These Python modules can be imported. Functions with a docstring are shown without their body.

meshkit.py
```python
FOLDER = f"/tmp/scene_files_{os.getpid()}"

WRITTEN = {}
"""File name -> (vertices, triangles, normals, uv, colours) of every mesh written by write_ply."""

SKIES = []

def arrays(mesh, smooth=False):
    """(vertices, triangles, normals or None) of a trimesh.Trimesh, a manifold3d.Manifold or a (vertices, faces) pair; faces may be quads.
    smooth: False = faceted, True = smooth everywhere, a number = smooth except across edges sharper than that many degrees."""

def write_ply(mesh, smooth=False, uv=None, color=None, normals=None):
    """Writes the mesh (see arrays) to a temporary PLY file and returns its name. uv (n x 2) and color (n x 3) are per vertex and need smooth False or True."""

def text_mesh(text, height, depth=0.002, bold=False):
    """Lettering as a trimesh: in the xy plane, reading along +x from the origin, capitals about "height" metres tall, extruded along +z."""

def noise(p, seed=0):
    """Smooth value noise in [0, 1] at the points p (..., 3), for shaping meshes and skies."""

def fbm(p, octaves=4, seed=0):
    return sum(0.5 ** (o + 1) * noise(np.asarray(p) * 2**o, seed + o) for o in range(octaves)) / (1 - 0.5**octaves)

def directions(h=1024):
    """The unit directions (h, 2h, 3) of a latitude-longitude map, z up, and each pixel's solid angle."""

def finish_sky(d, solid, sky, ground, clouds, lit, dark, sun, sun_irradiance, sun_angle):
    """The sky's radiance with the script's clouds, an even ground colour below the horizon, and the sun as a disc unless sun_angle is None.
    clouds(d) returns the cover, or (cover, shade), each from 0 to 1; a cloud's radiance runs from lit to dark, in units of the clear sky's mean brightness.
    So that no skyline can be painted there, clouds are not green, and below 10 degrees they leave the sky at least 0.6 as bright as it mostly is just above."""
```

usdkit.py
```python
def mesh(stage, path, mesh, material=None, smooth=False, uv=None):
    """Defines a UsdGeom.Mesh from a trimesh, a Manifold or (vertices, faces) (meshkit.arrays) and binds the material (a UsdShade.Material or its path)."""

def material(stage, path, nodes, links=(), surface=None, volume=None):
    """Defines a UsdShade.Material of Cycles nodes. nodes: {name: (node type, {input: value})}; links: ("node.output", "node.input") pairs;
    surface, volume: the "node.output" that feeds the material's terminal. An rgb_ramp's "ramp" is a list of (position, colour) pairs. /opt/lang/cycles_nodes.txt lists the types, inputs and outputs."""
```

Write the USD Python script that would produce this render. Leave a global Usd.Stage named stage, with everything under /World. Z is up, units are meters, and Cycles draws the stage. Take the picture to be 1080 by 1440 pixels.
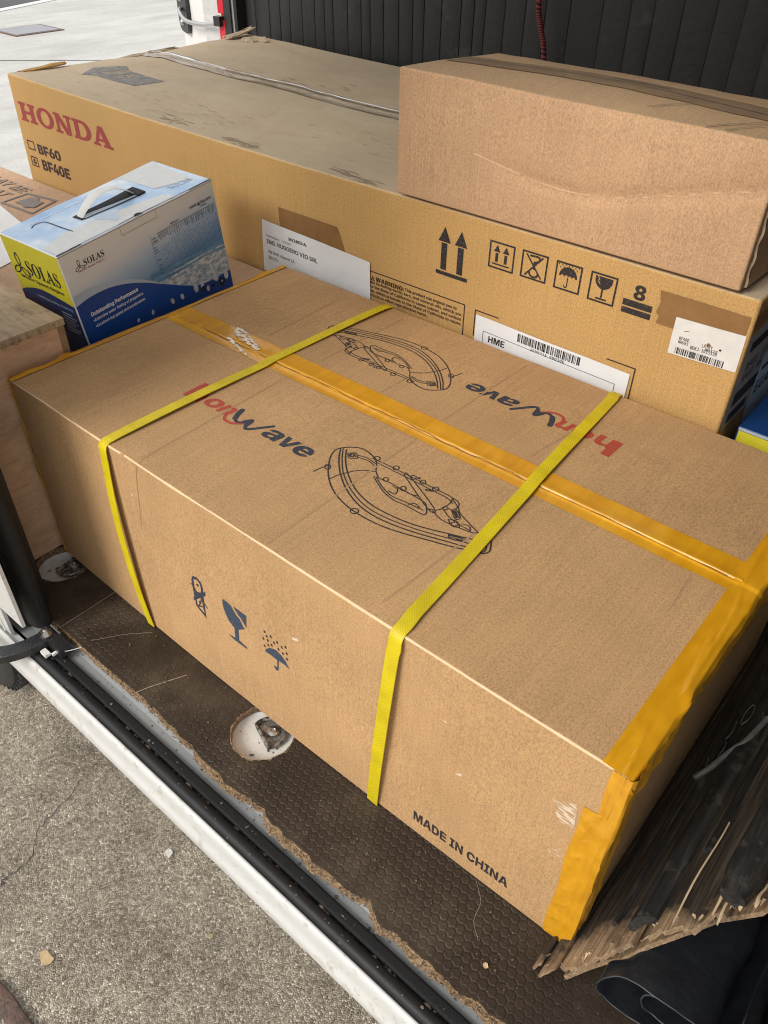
import math, glob
import numpy as np
import trimesh
from PIL import Image, ImageDraw, ImageFont
from shapely import affinity, union_all, box as sbox
from shapely.geometry import Polygon, LineString, Point, MultiPolygon
import usdkit, meshkit
from pxr import Usd, UsdGeom, UsdLux, UsdShade, Gf, Sdf, Vt

stage = Usd.Stage.CreateInMemory()
UsdGeom.SetStageUpAxis(stage, UsdGeom.Tokens.z)
UsdGeom.SetStageMetersPerUnit(stage, 1.0)
UsdGeom.Xform.Define(stage, '/World')
UsdGeom.Scope.Define(stage, '/World/Looks')

# ------------------------------------------------------------------ camera, sky, sun
cam = UsdGeom.Camera.Define(stage, '/World/camera')
right = np.array([0.76235273, 0.64703913, 0.01259682])
down = np.array([0.42295312, -0.4834094, -0.76643722])
fwd = np.array([-0.48982545, 0.58962337, -0.64219569])
eye = np.array([1.19877131, -0.46995508, 1.05742525])
mm = np.eye(4)
mm[0, :3], mm[1, :3], mm[2, :3], mm[3, :3] = right, -down, -fwd, eye
cam.AddTransformOp().Set(Gf.Matrix4d(*mm.ravel().tolist()))
cam.CreateHorizontalApertureAttr(36.0)
cam.CreateVerticalApertureAttr(48.0)
cam.CreateFocalLengthAttr(36.0 * 1108.025 / 1080)
cam.CreateClippingRangeAttr(Gf.Vec2f(0.05, 300))
cam.CreateExposureAttr(0.88)

SUN = np.array([-0.16, -0.82, 0.62]); SUN /= np.linalg.norm(SUN)
sun_el, sun_rot = math.asin(SUN[2]), math.atan2(SUN[0], SUN[1])
sky_mat = usdkit.material(stage, '/World/Looks/sky_light', {
    'sky': ('sky_texture', {'sky_type': 'single_scattering', 'sun_disc': False, 'sun_elevation': sun_el, 'sun_rotation': sun_rot}),
    'tc': ('texture_coordinate', {}),
    'map': ('mapping', {'scale': (1.0, 1.0, 2.5)}),
    'cl': ('noise_texture', {'scale': 2.2, 'detail': 6.0, 'roughness': 0.55}),
    'cr': ('rgb_ramp', {'ramp': [(0.0, (5.2, 5.3, 5.5)), (0.45, (6.6, 6.6, 6.7)), (1.0, (8.6, 8.5, 8.3))]}),
    'mx': ('mix_color', {'fac': 0.88}),
    'bg': ('background_shader', {'strength': 0.10}),
}, [('tc.generated', 'map.vector'), ('map.vector', 'cl.vector'), ('cl.fac', 'cr.fac'), ('sky.color', 'mx.a'), ('cr.color', 'mx.b'),
    ('mx.result', 'bg.color')], surface='bg.background')
dome = UsdLux.DomeLight.Define(stage, '/World/sky')
dome.CreateIntensityAttr(1.0)
UsdShade.MaterialBindingAPI.Apply(dome.GetPrim()).Bind(sky_mat)
dome.GetPrim().SetCustomDataByKey('kind', 'structure')
sun = UsdLux.DistantLight.Define(stage, '/World/sun')
sun.CreateIntensityAttr(0.40)
sun.CreateAngleAttr(28.0)
sun.CreateColorAttr(Gf.Vec3f(1.0, 0.95, 0.88))
sun.GetPrim().CreateAttribute('inputs:normalize', Sdf.ValueTypeNames.Bool).Set(True)
zax = SUN
xax = np.cross([0, 0, 1], zax); xax /= np.linalg.norm(xax)
yax = np.cross(zax, xax)
sm = np.eye(4); sm[0, :3], sm[1, :3], sm[2, :3] = xax, yax, zax
sun.AddTransformOp().Set(Gf.Matrix4d(*sm.ravel().tolist()))

# ------------------------------------------------------------------ helpers
used = {}
def uniq(parent, name):
    k = (parent, name); n = used.get(k, 0); used[k] = n + 1
    return f'{parent}/{name}' if n == 0 else f'{parent}/{name}_{n:03d}'

def tag(path, label=None, cat=None, group=None, kind=None):
    p = stage.GetPrimAtPath(path)
    for k, v in (('label', label), ('category', cat), ('group', group), ('kind', kind)):
        if v: p.SetCustomDataByKey(k, v)
    return path

def thing(name, label, cat, loc=(0, 0, 0), rot=None, group=None):
    path = uniq('/World', name)
    x = UsdGeom.Xform.Define(stage, path)
    m = np.eye(4)
    if rot is not None: m[:3, :3] = np.asarray(rot).T
    m[3, :3] = loc
    x.AddTransformOp().Set(Gf.Matrix4d(*m.ravel().tolist()))
    return tag(path, label, cat, group)

def put(parent, name, mesh, mat, smooth=False, label=None, kind=None, normals=None):
    path = uniq(parent, name)
    m = usdkit.mesh(stage, path, mesh, MAT[mat], smooth=smooth)
    if normals is not None:
        m.CreateNormalsAttr(Vt.Vec3fArray.FromNumpy(np.asarray(normals, np.float32)))
        m.SetNormalsInterpolation('vertex')
    if label or kind: tag(path, label, kind=kind)
    return path

def tm(v, f):
    return trimesh.Trimesh(np.asarray(v, float), np.asarray(f, int), process=False)

def cat(*ms):
    return trimesh.util.concatenate([m for m in ms])

def bx(lo, hi):
    lo, hi = np.minimum(lo, hi), np.maximum(lo, hi)
    b = trimesh.creation.box(hi - lo); b.apply_translation((lo + hi) / 2); return b

def axis_samples(L, r, step, extra=()):
    n = max(1, int(round((L - 2 * r) / step)))
    s = [0, r * .35, r * .7] + list(np.linspace(r, L - r, n + 1)) + [L - r * .7, L - r * .35, L]
    s += [e for e in extra]
    return np.array(sorted(set(np.round(s, 6))))

def rounded_box(L, W, H, r=0.004, step=0.03):
    """Rounded box from the origin to (L, W, H): vertices, quads as triangles, smooth normals."""
    dims = np.array([L, W, H], float)
    S = [axis_samples(d, r, step) for d in dims]
    V, F, index = [], [], {}
    def vid(p):
        k = tuple(np.round(p, 6))
        if k not in index:
            index[k] = len(V); V.append(p)
        return index[k]
    for ax in range(3):
        a, b = [(1, 2), (2, 0), (0, 1)][ax]
        for side in (0, 1):
            A, B = S[a], S[b]
            ids = np.empty((len(A), len(B)), int)
            for i, u in enumerate(A):
                for j, w in enumerate(B):
                    p = np.zeros(3); p[ax] = dims[ax] * side; p[a] = u; p[b] = w
                    ids[i, j] = vid(p)
            for i in range(len(A) - 1):
                for j in range(len(B) - 1):
                    q = [ids[i, j], ids[i + 1, j], ids[i + 1, j + 1], ids[i, j + 1]]
                    if not side: q = q[::-1]
                    F += [[q[0], q[1], q[2]], [q[0], q[2], q[3]]]
    V = np.array(V)
    q = np.clip(V, r, dims - r)
    d = V - q
    d /= np.linalg.norm(d, axis=1, keepdims=True)
    return q + r * d, np.array(F), d

def split_flaps(V, F, W_mid, H):
    """body, near flap, far flap of a carton: triangles split by where they lie on the top."""
    c = V[F].mean(1)
    n = np.cross(V[F[:, 1]] - V[F[:, 0]], V[F[:, 2]] - V[F[:, 0]]); n /= np.linalg.norm(n, axis=1, keepdims=True) + 1e-12
    top = n[:, 2] > 0.8
    return ~top, top & (c[:, 1] < W_mid), top & (c[:, 1] >= W_mid)

def sub_mesh(V, F, N, keep):
    f = F[keep]; u, inv = np.unique(f, return_inverse=True)
    return (V[u], inv.reshape(-1, 3)), N[u]

def vnormals(V, F):
    n = np.zeros_like(V); fn = np.cross(V[F[:, 1]] - V[F[:, 0]], V[F[:, 2]] - V[F[:, 0]])
    for k in range(3): np.add.at(n, F[:, k], fn)
    return n / np.maximum(np.linalg.norm(n, axis=1, keepdims=True), 1e-12)

def grid_sheet(P):
    """P: (n, m, 3) grid of points -> (V, F)."""
    n, m = P.shape[:2]
    i = np.arange(n * m).reshape(n, m)
    a, b, c, d = i[:-1, :-1].ravel(), i[1:, :-1].ravel(), i[1:, 1:].ravel(), i[:-1, 1:].ravel()
    return P.reshape(-1, 3), np.vstack([np.c_[a, b, c], np.c_[a, c, d]])

def polys(g):
    if g.is_empty: return []
    return [p for p in getattr(g, 'geoms', [g]) if isinstance(p, Polygon) and p.area > 1e-9]

def flat2d(shape, fine=None):
    vs, fs, n = [], [], 0
    for p in polys(shape):
        try: v, f = trimesh.creation.triangulate_polygon(p, engine='earcut')
        except Exception: continue
        v, f = np.asarray(v), np.asarray(f)
        if len(f) == 0: continue
        e1, e2 = v[f[:, 1]] - v[f[:, 0]], v[f[:, 2]] - v[f[:, 0]]
        flip = (e1[:, 0] * e2[:, 1] - e1[:, 1] * e2[:, 0]) < 0
        f[flip] = f[flip][:, ::-1]
        vs.append(v); fs.append(f + n); n += len(v)
    v, f = np.vstack(vs), np.vstack(fs)
    if fine:
        v3, f = trimesh.remesh.subdivide_to_size(np.c_[v, np.zeros(len(v))], f, fine, max_iter=12)
        v = v3[:, :2]
    u, inv = np.unique(f, return_inverse=True)
    return v[u], inv.reshape(-1, 3)

FONTS = glob.glob('/opt/blender-*/*/datafiles/fonts/')[0]
_fonts = {}
def font(kind, size):
    k = (kind, size)
    if k not in _fonts:
        if kind == 'serif': f = ImageFont.truetype(FONTS + 'NotoSansMath-Regular.woff2', size)
        elif kind == 'mono': f = ImageFont.truetype(FONTS + 'DejaVuSansMono.woff2', size)
        else:
            f = ImageFont.truetype(FONTS + 'Inter.woff2', size)
            try: f.set_variation_by_axes([20, {'regular': 450, 'medium': 600, 'bold': 800, 'black': 900}[kind]])
            except Exception: pass
        _fonts[k] = f
    return _fonts[k]

def serif(t):
    return ''.join(chr(0x1D400 + ord(c) - 65) if 'A' <= c <= 'Z' else chr(0x1D41A + ord(c) - 97) if 'a' <= c <= 'z' else c for c in t)

def text2d(t, kind='bold', size=48, squeeze=1.0):
    """Lettering with capitals 1 unit tall, from x = 0, on the baseline."""
    f = font(kind, size)
    if kind == 'serif': t = serif(t)
    x0, y0, x1, y1 = f.getbbox(t, anchor='ls')
    im = Image.new('L', (x1 - x0 + 8, y1 - y0 + 8))
    ImageDraw.Draw(im).text((4 - x0, 4 - y0), t, 255, font=f, anchor='ls')
    on = np.pad(np.asarray(im) > 118, ((0, 0), (1, 1))).astype(np.int8)
    r, s = np.nonzero(np.diff(on, axis=1) == 1)
    e = np.nonzero(np.diff(on, axis=1) == -1)[1]
    g = union_all(sbox(s, -r - 1, e, -r)).buffer(0.55).buffer(-0.55).simplify(0.55)
    cap = -f.getbbox(serif('H') if kind == 'serif' else 'H', anchor='ls')[1]
    return affinity.affine_transform(g, [squeeze / cap, 0, 0, 1 / cap, -4 * squeeze / cap, (4 - y0) / cap])

def place(g, o, u, v=None):
    """g's unit x goes to the vector u, unit y to v (default: u turned left)."""
    if v is None: v = (-u[1], u[0])
    return affinity.affine_transform(g, [u[0], v[0], u[1], v[1], o[0], o[1]])

def fit(g, x0, y0, x1, y1, shear=0.0):
    a, b, c, d = g.bounds
    sx, sy = (x1 - x0) / (c - a), (y1 - y0) / (d - b)
    return affinity.affine_transform(g, [sx, shear * sy, 0, sy, x0 - a * sx - shear * sy * b, y0 - b * sy])

def line(pts, w, cap=1):
    return LineString(pts).buffer(w / 2, cap_style=cap, join_style=1, quad_segs=3)

def frame(x0, y0, x1, y1, w):
    return sbox(x0, y0, x1, y1).difference(sbox(x0 + w, y0 + w, x1 - w, y1 - w))

def spline(pts, n=6):
    """Catmull-Rom through the points."""
    p = np.asarray(pts, float)
    q = np.vstack([2 * p[0] - p[1], p, 2 * p[-1] - p[-2]])
    out = []
    for i in range(1, len(q) - 2):
        for t in np.linspace(0, 1, n, endpoint=False):
            a, b, c, d = q[i - 1], q[i], q[i + 1], q[i + 2]
            out.append(.5 * (2 * b + (c - a) * t + (2 * a - 5 * b + 4 * c - d) * t * t + (3 * b - a - 3 * c + d) * t ** 3))
    out.append(p[-1])
    return np.array(out)

def tube(path, r, n=8, closed=False):
    P = np.asarray(path, float); m = len(P)
    R = np.broadcast_to(np.asarray(r, float), (m,))
    T = np.gradient(P, axis=0) if not closed else np.roll(P, -1, 0) - np.roll(P, 1, 0)
    T /= np.linalg.norm(T, axis=1, keepdims=True)
    ref = np.array([0, 0, 1.0]) if abs(T[:, 2]).mean() < .8 else np.array([1.0, 0, 0])
    U = np.cross(ref, T); U /= np.linalg.norm(U, axis=1, keepdims=True)
    W = np.cross(T, U)
    a = np.linspace(0, 2 * np.pi, n, endpoint=False)
    ring = P[:, None] + R[:, None, None] * (np.cos(a)[None, :, None] * U[:, None] + np.sin(a)[None, :, None] * W[:, None])
    V = ring.reshape(-1, 3); F = []
    for i in range(m if closed else m - 1):
        k = (i + 1) % m
        for j in range(n):
            l = (j + 1) % n
            F += [[i * n + j, k * n + j, k * n + l], [i * n + j, k * n + l, i * n + l]]
    if not closed:
        V = np.vstack([V, P[0], P[-1]])
        for j in range(n):
            l = (j + 1) % n
            F += [[m * n, j, l], [m * n + 1, (m - 1) * n + l, (m - 1) * n + j]]
            F[-2] = [m * n, l, j]; F[-1] = [m * n + 1, (m - 1) * n + j, (m - 1) * n + l]
    return tm(V, F)

def extrude_x(profile, x0, x1, step=0.05, wob=None, closed=True):
    """profile: (y, z) ring -> solid along x."""
    pr = np.asarray(profile, float); n = len(pr)
    xs = np.linspace(x0, x1, max(2, int((x1 - x0) / step) + 1))
    P = np.zeros((len(xs), n, 3)); P[:, :, 0] = xs[:, None]; P[:, :, 1:] = pr[None]
    if wob is not None: P = wob(P)
    V = P.reshape(-1, 3); F = []
    m = n if closed else n - 1
    for i in range(len(xs) - 1):
        for j in range(m):
            l = (j + 1) % n
            F += [[i * n + j, (i + 1) * n + j, (i + 1) * n + l], [i * n + j, (i + 1) * n + l, i * n + l]]
    if closed:
        v, f = trimesh.creation.triangulate_polygon(Polygon(pr), engine='earcut')
        if len(v) == n:
            order = [int(np.argmin(((v - p) ** 2).sum(1))) for p in pr]
            inv = {o: k for k, o in enumerate(order)}
            for t in f:
                t = [inv[int(a)] for a in t]
                F += [[t[0], t[1], t[2]], [(len(xs) - 1) * n + t[2], (len(xs) - 1) * n + t[1], (len(xs) - 1) * n + t[0]]]
    m_ = tm(V, F)
    return m_

def fbm(p, s, o=3, seed=0):
    return meshkit.fbm(np.asarray(p, float) * s + 17.3, o, seed) - 0.5

rng = np.random.default_rng(7)

# ------------------------------------------------------------------ materials
MAT = {}
def mat(name, nodes, links, surface='p.BSDF'):
    MAT[name] = usdkit.material(stage, '/World/Looks/' + name, nodes, links, surface=surface)

def plain(name, col, rough=0.5, metal=0.0, var=0.12, scale=30.0, bump=0.0, bscale=200.0, coat=0.0, spec=0.5, dirt=None, dirt_at=0.6, dirt_scale=12.0):
    """A colour with mottling, optional relief and optional grime in patches."""
    col = np.array(col, float)
    nodes = {'tc': ('texture_coordinate', {}),
             'n': ('noise_texture', {'scale': scale, 'detail': 5.0, 'roughness': 0.6}),
             'r': ('rgb_ramp', {'ramp': [(0.25, col * (1 - var)), (0.75, np.minimum(col * (1 + var), 1))]}),
             'p': ('principled_bsdf', {'roughness': rough, 'metallic': metal, 'coat_weight': coat, 'specular_ior_level': spec})}
    links = [('tc.object', 'n.vector'), ('n.fac', 'r.fac')]
    out = 'r.color'
    if dirt is not None:
        nodes['dn'] = ('noise_texture', {'scale': dirt_scale, 'detail': 8.0, 'roughness': 0.7})
        nodes['dr'] = ('rgb_ramp', {'ramp': [(dirt_at - .07, (0, 0, 0)), (dirt_at + .08, (1, 1, 1))]})
        nodes['dm'] = ('mix_color', {'b': dirt})
        links += [('tc.object', 'dn.vector'), ('dn.fac', 'dr.fac'), ('dr.color', 'dm.fac'), (out, 'dm.a')]
        out = 'dm.result'
    links.append((out, 'p.base_color'))
    if bump:
        nodes['b'] = ('noise_texture', {'scale': bscale, 'detail': 4.0})
        nodes['bu'] = ('bump', {'strength': 1.0, 'distance': bump})
        links += [('tc.object', 'b.vector'), ('b.fac', 'bu.height'), ('bu.normal', 'p.normal')]
    mat(name, nodes, links)

def card(name, base, grain=520.0, blotch=0.15, flute=0.00008, creases=None, L=1.0, dust=0.0, dust_col=(.42, .36, .27), crease_axis='x', fleck=0.35, bumpy=0.0006, streak=0.065):
    """Corrugated board: paper fibres, blotches, dark flecks, faint flute lines across x, optional pressed creases, optional settled dust."""
    b = np.array(base, float)
    nodes = {
        'tc': ('texture_coordinate', {}), 'geo': ('geometry', {}),
        'fm': ('mapping', {'scale': (1.0, 0.55, 0.55)}),
        'fib': ('noise_texture', {'scale': grain, 'detail': 3.0, 'roughness': 0.65}),
        'fr': ('rgb_ramp', {'ramp': [(0.28, b * 0.66), (0.5, b), (0.70, b * 1.22), (.80, b * 1.5)]}),
        'bl': ('noise_texture', {'scale': 4.2, 'detail': 8.0, 'roughness': 0.66}),
        'br': ('rgb_ramp', {'ramp': [(0.3, (1 - blotch,) * 3), (0.7, (1 + blotch * .6,) * 3)]}),
        'm1': ('mix_color', {'blend_type': 'multiply', 'fac': 1.0, 'use_clamp': False}),
        'sm': ('mapping', {'scale': (260.0, 9.0, 9.0)}),
        'st': ('noise_texture', {'scale': 1.0, 'detail': 3.0}),
        'sr': ('rgb_ramp', {'ramp': [(0.3, (1 - streak,) * 3), (0.7, (1 + streak * .7,) * 3)]}),
        'm2': ('mix_color', {'blend_type': 'multiply', 'fac': 1.0}),
        'fl': ('noise_texture', {'scale': 260.0, 'detail': 2.0}),
        'flr': ('rgb_ramp', {'ramp': [(0.69, (0, 0, 0)), (0.76, (fleck,) * 3)]}),
        'm3': ('mix_color', {'b': b * 0.4}),
        'sep': ('separate_xyz', {}),
        'wv': ('math', {'math_type': 'multiply', 'value2': 2 * math.pi / 0.0072}),
        'sn': ('math', {'math_type': 'sine'}),
        'un': ('noise_texture', {'scale': 16.0, 'detail': 5.0, 'roughness': 0.6}),
        'b1': ('bump', {'strength': 0.5, 'distance': flute}),
        'b2': ('bump', {'strength': 0.6, 'distance': 0.00025}),
        'b3': ('bump', {'strength': 1.0, 'distance': bumpy}),
        'p': ('principled_bsdf', {'roughness': 0.78, 'specular_ior_level': 0.28}),
    }
    links = [('tc.object', 'fm.vector'), ('fm.vector', 'fib.vector'), ('fib.fac', 'fr.fac'), ('tc.object', 'bl.vector'), ('bl.fac', 'br.fac'),
             ('fr.color', 'm1.a'), ('br.color', 'm1.b'), ('tc.object', 'sm.vector'), ('sm.vector', 'st.vector'), ('st.fac', 'sr.fac'),
             ('m1.result', 'm2.a'), ('sr.color', 'm2.b'), ('tc.object', 'fl.vector'), ('fl.fac', 'flr.fac'), ('m2.result', 'm3.a'), ('flr.color', 'm3.fac'),
             ('tc.object', 'sep.vector'), ('sep.x', 'wv.value1'), ('wv.value', 'sn.value1'), ('sn.value', 'b1.height'),
             ('fib.fac', 'b2.height'), ('b1.normal', 'b2.normal'), ('tc.object', 'un.vector'), ('un.fac', 'b3.height'), ('b2.normal', 'b3.normal')]
    nrm, out = 'b3.normal', 'm3.result'
    if creases:
        stops = [(0.0, (.5, .5, .5))]
        for c, a in sorted(creases):
            u = c / L
            stops += [(u - .005, (.5,) * 3), (u, (.5 - .5 * a,) * 3), (u + .005, (.5,) * 3)]
        stops.append((1.0, (.5, .5, .5)))
        nodes['cu'] = ('math', {'math_type': 'divide', 'value2': L})
        nodes['cw'] = ('noise_texture', {'scale': 3.0})
        nodes['ca'] = ('math', {'math_type': 'multiply_add', 'value2': 0.018})
        nodes['crr'] = ('rgb_ramp', {'ramp': stops})
        nodes['cb'] = ('bump', {'strength': 1.0, 'distance': 0.0012})
        links += [('sep.x', 'cu.value1'), ('tc.object', 'cw.vector'), ('cw.fac', 'ca.value1'), ('cu.value', 'ca.value3'), ('ca.value', 'crr.fac'), ('crr.color', 'cb.height'), (nrm, 'cb.normal')]
        nrm = 'cb.normal'
    if dust:
        nodes.update({'sn2': ('separate_xyz', {}), 'dm': ('mapping', {'scale': (5.0, 7.0, 7.0), 'rotation': (0, 0, .35)}),
                      'dn': ('noise_texture', {'scale': 1.0, 'detail': 9.0, 'roughness': 0.68, 'distortion': 1.2}),
                      'drr': ('rgb_ramp', {'ramp': [(0.30, (dust * .6,) * 3), (0.60, (dust,) * 3)]}),
                      'dmul': ('math', {'math_type': 'multiply'}), 'dmx': ('mix_color', {'b': dust_col})})
        links += [('tc.object', 'dm.vector'), ('dm.vector', 'dn.vector'), ('dn.fac', 'drr.fac'), ('drr.color', 'dmx.fac'), (out, 'dmx.a')]
        for k in ('sn2', 'dmul'): nodes.pop(k)
        out = 'dmx.result'
    links += [(nrm, 'p.normal'), (out, 'p.base_color')]
    mat(name, nodes, links)

# boxes
card('kraft_boat', (0.44, 0.266, 0.125), creases=[(.12, .4), (.30, .55), (.345, .25), (.50, .3), (.625, 1.0), (.66, .3), (.79, .7), (.845, .6), (.99, .3)], L=1.12, bumpy=0.0009)
card('kraft_motor', (0.50, 0.30, 0.110), bumpy=0.0008, blotch=.08, fleck=.15)
card('kraft_motor_top', (0.38, 0.28, 0.17), dust=0.85, dust_col=(.50, .405, .285), bumpy=0.002, blotch=.15)
card('kraft_plain', (0.49, 0.305, 0.172), bumpy=0.0010, fleck=.2)
card('kraft_plain_top', (0.43, 0.275, 0.145), bumpy=0.0016, dust=.25, dust_col=(.33, .27, .2))
card('kraft_low', (0.50, 0.33, 0.21), bumpy=0.0012)
card('kraft_dark', (0.20, 0.125, 0.06), bumpy=0.001)
plain('ink', (.018, .015, .016), .7, var=.2, scale=300, dirt=(.30, .19, .10), dirt_at=.64, dirt_scale=330)
plain('ink_navy', (.022, .028, .045), .7, var=.2, scale=300, dirt=(.30, .19, .10), dirt_at=.64, dirt_scale=330)
plain('ink_blue', (.028, .045, .075), .7, var=.2, scale=300, dirt=(.30, .19, .10), dirt_at=.64, dirt_scale=330)
plain('ink_brown', (.035, .016, .013), .7, var=.2, scale=300, dirt=(.30, .19, .10), dirt_at=.64, dirt_scale=330)
plain('ink_red', (.30, .035, .035), .7, var=.15, scale=300, dirt=(.30, .19, .10), dirt_at=.64, dirt_scale=330)
plain('ink_red_orange', (.36, .05, .028), .7, var=.18, scale=260, dirt=(.30, .19, .10), dirt_at=.64, dirt_scale=330)
plain('ink_grey', (.17, .17, .17), .8, var=.25, scale=120, dirt=(.32, .27, .2), dirt_at=.56, dirt_scale=60)
plain('ink_faint', (.30, .22, .16), .8, var=.2, scale=90)
plain('ink_faded', (.20, .18, .17), .8, var=.2, scale=90)
plain('paper', (.70, .70, .70), .55, var=.03, scale=20, bump=.0003, bscale=40)
plain('paper_worn', (.66, .64, .61), .5, var=.08, scale=40, bump=.0006, bscale=30)
plain('paper_grey', (.36, .34, .33), .5, var=.1, scale=40)
plain('tape_brown', (.24, .125, .045), .33, var=.12, scale=40, bump=.0012, bscale=45, spec=.5)
plain('tape_clear', (.36, .29, .21), .2, var=.1, scale=60, bump=.004, bscale=50, spec=.9)
plain('tape_dull', (.24, .165, .10), .35, var=.12, scale=30, bump=.0015, bscale=35)
plain('torn_paper', (.74, .68, .60), .8, var=.15, scale=150)

def tape_mat():
    mat('tape_amber', {
        'tc': ('texture_coordinate', {}), 'map': ('mapping', {'scale': (1.0, 0.16, 0.5)}),
        'n': ('noise_texture', {'scale': 55.0, 'detail': 5.0, 'roughness': .6}),
        'r': ('rgb_ramp', {'ramp': [(0.28, (.50, .225, .006)), (.55, (.60, .285, .010)), (0.8, (.66, .34, .02))]}),
        'n2': ('noise_texture', {'type': 'ridged_multifractal', 'use_normalize': True, 'scale': 11.0, 'detail': 4.0, 'roughness': .5, 'distortion': 1.2}),
        'b': ('bump', {'strength': 1.0, 'distance': 0.0022}),
        'b2': ('bump', {'strength': 1.0, 'distance': 0.0004}),
        'p': ('principled_bsdf', {'roughness': .26, 'specular_ior_level': .45, 'coat_weight': .35, 'coat_roughness': .07}),
    }, [('tc.object', 'map.vector'), ('map.vector', 'n.vector'), ('n.fac', 'r.fac'), ('r.color', 'p.base_color'), ('tc.object', 'n2.vector'),
        ('n2.fac', 'b.height'), ('n.fac', 'b2.height'), ('b.normal', 'b2.normal'), ('b2.normal', 'p.normal')])
tape_mat()

mat('strap_yellow', {
    'tc': ('texture_coordinate', {}), 'sep': ('separate_xyz', {}),
    'ay': ('math', {'math_type': 'add'}),
    'u1': ('math', {'math_type': 'multiply', 'value2': 2 * math.pi / .0038}), 'v1': ('math', {'math_type': 'multiply', 'value2': 2 * math.pi / .0046}),
    's1': ('math', {'math_type': 'sine'}), 's2': ('math', {'math_type': 'sine'}), 'mu': ('math', {'math_type': 'multiply'}),
    'n': ('noise_texture', {'scale': 30.0, 'detail': 4.0}),
    'r': ('rgb_ramp', {'ramp': [(.3, (.52, .40, .005)), (.7, (.66, .525, .008))]}),
    'r2': ('rgb_ramp', {'ramp': [(0, (.70, .70, .70)), (.6, (1, 1, 1))]}),
    'ma': ('math', {'math_type': 'multiply_add', 'value2': .5, 'value3': .5}),
    'mc': ('mix_color', {'blend_type': 'multiply', 'fac': 1.0}),
    'b': ('bump', {'strength': .25, 'distance': .0003}),
    'p': ('principled_bsdf', {'roughness': .48, 'specular_ior_level': .4}),
}, [('tc.object', 'sep.vector'), ('sep.y', 'ay.value1'), ('sep.z', 'ay.value2'), ('sep.x', 'u1.value1'), ('ay.value', 'v1.value1'), ('u1.value', 's1.value1'), ('v1.value', 's2.value1'),
    ('s1.value', 'mu.value1'), ('s2.value', 'mu.value2'), ('mu.value', 'b.height'), ('b.normal', 'p.normal'), ('tc.object', 'n.vector'), ('n.fac', 'r.fac'),
    ('mu.value', 'ma.value1'), ('ma.value', 'r2.fac'), ('r.color', 'mc.a'), ('r2.color', 'mc.b'), ('mc.result', 'p.base_color')])

# van
plain('van_white', (.54, .54, .52), .34, var=.05, scale=9, coat=.3, dirt=(.36, .33, .28), dirt_at=.62, dirt_scale=60)
plain('sill_grey', (.22, .228, .225), .45, var=.06, scale=14, dirt=(.10, .09, .075), dirt_at=.66, dirt_scale=120)
plain('rubber', (.010, .0103, .011), .5, spec=.3, var=.3, scale=60, bump=.0004, bscale=600, dirt=(.09, .08, .07), dirt_at=.71, dirt_scale=240)
plain('rubber_rough', (.009, .0095, .010), .62, spec=.25, var=.3, scale=200, bump=.0012, bscale=700, dirt=(.12, .11, .10), dirt_at=.70, dirt_scale=420)
plain('black_plastic', (.014, .014, .015), .45, var=.2, scale=50, bump=.0004, bscale=500)
plain('arm_black', (.016, .016, .017), .4, var=.3, scale=50, bump=.0012, bscale=260, dirt=(.16, .14, .12), dirt_at=.68, dirt_scale=160)
plain('steel', (.52, .51, .49), .32, metal=1.0, var=.15, scale=90, dirt=(.12, .10, .08), dirt_at=.62, dirt_scale=90)
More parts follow.
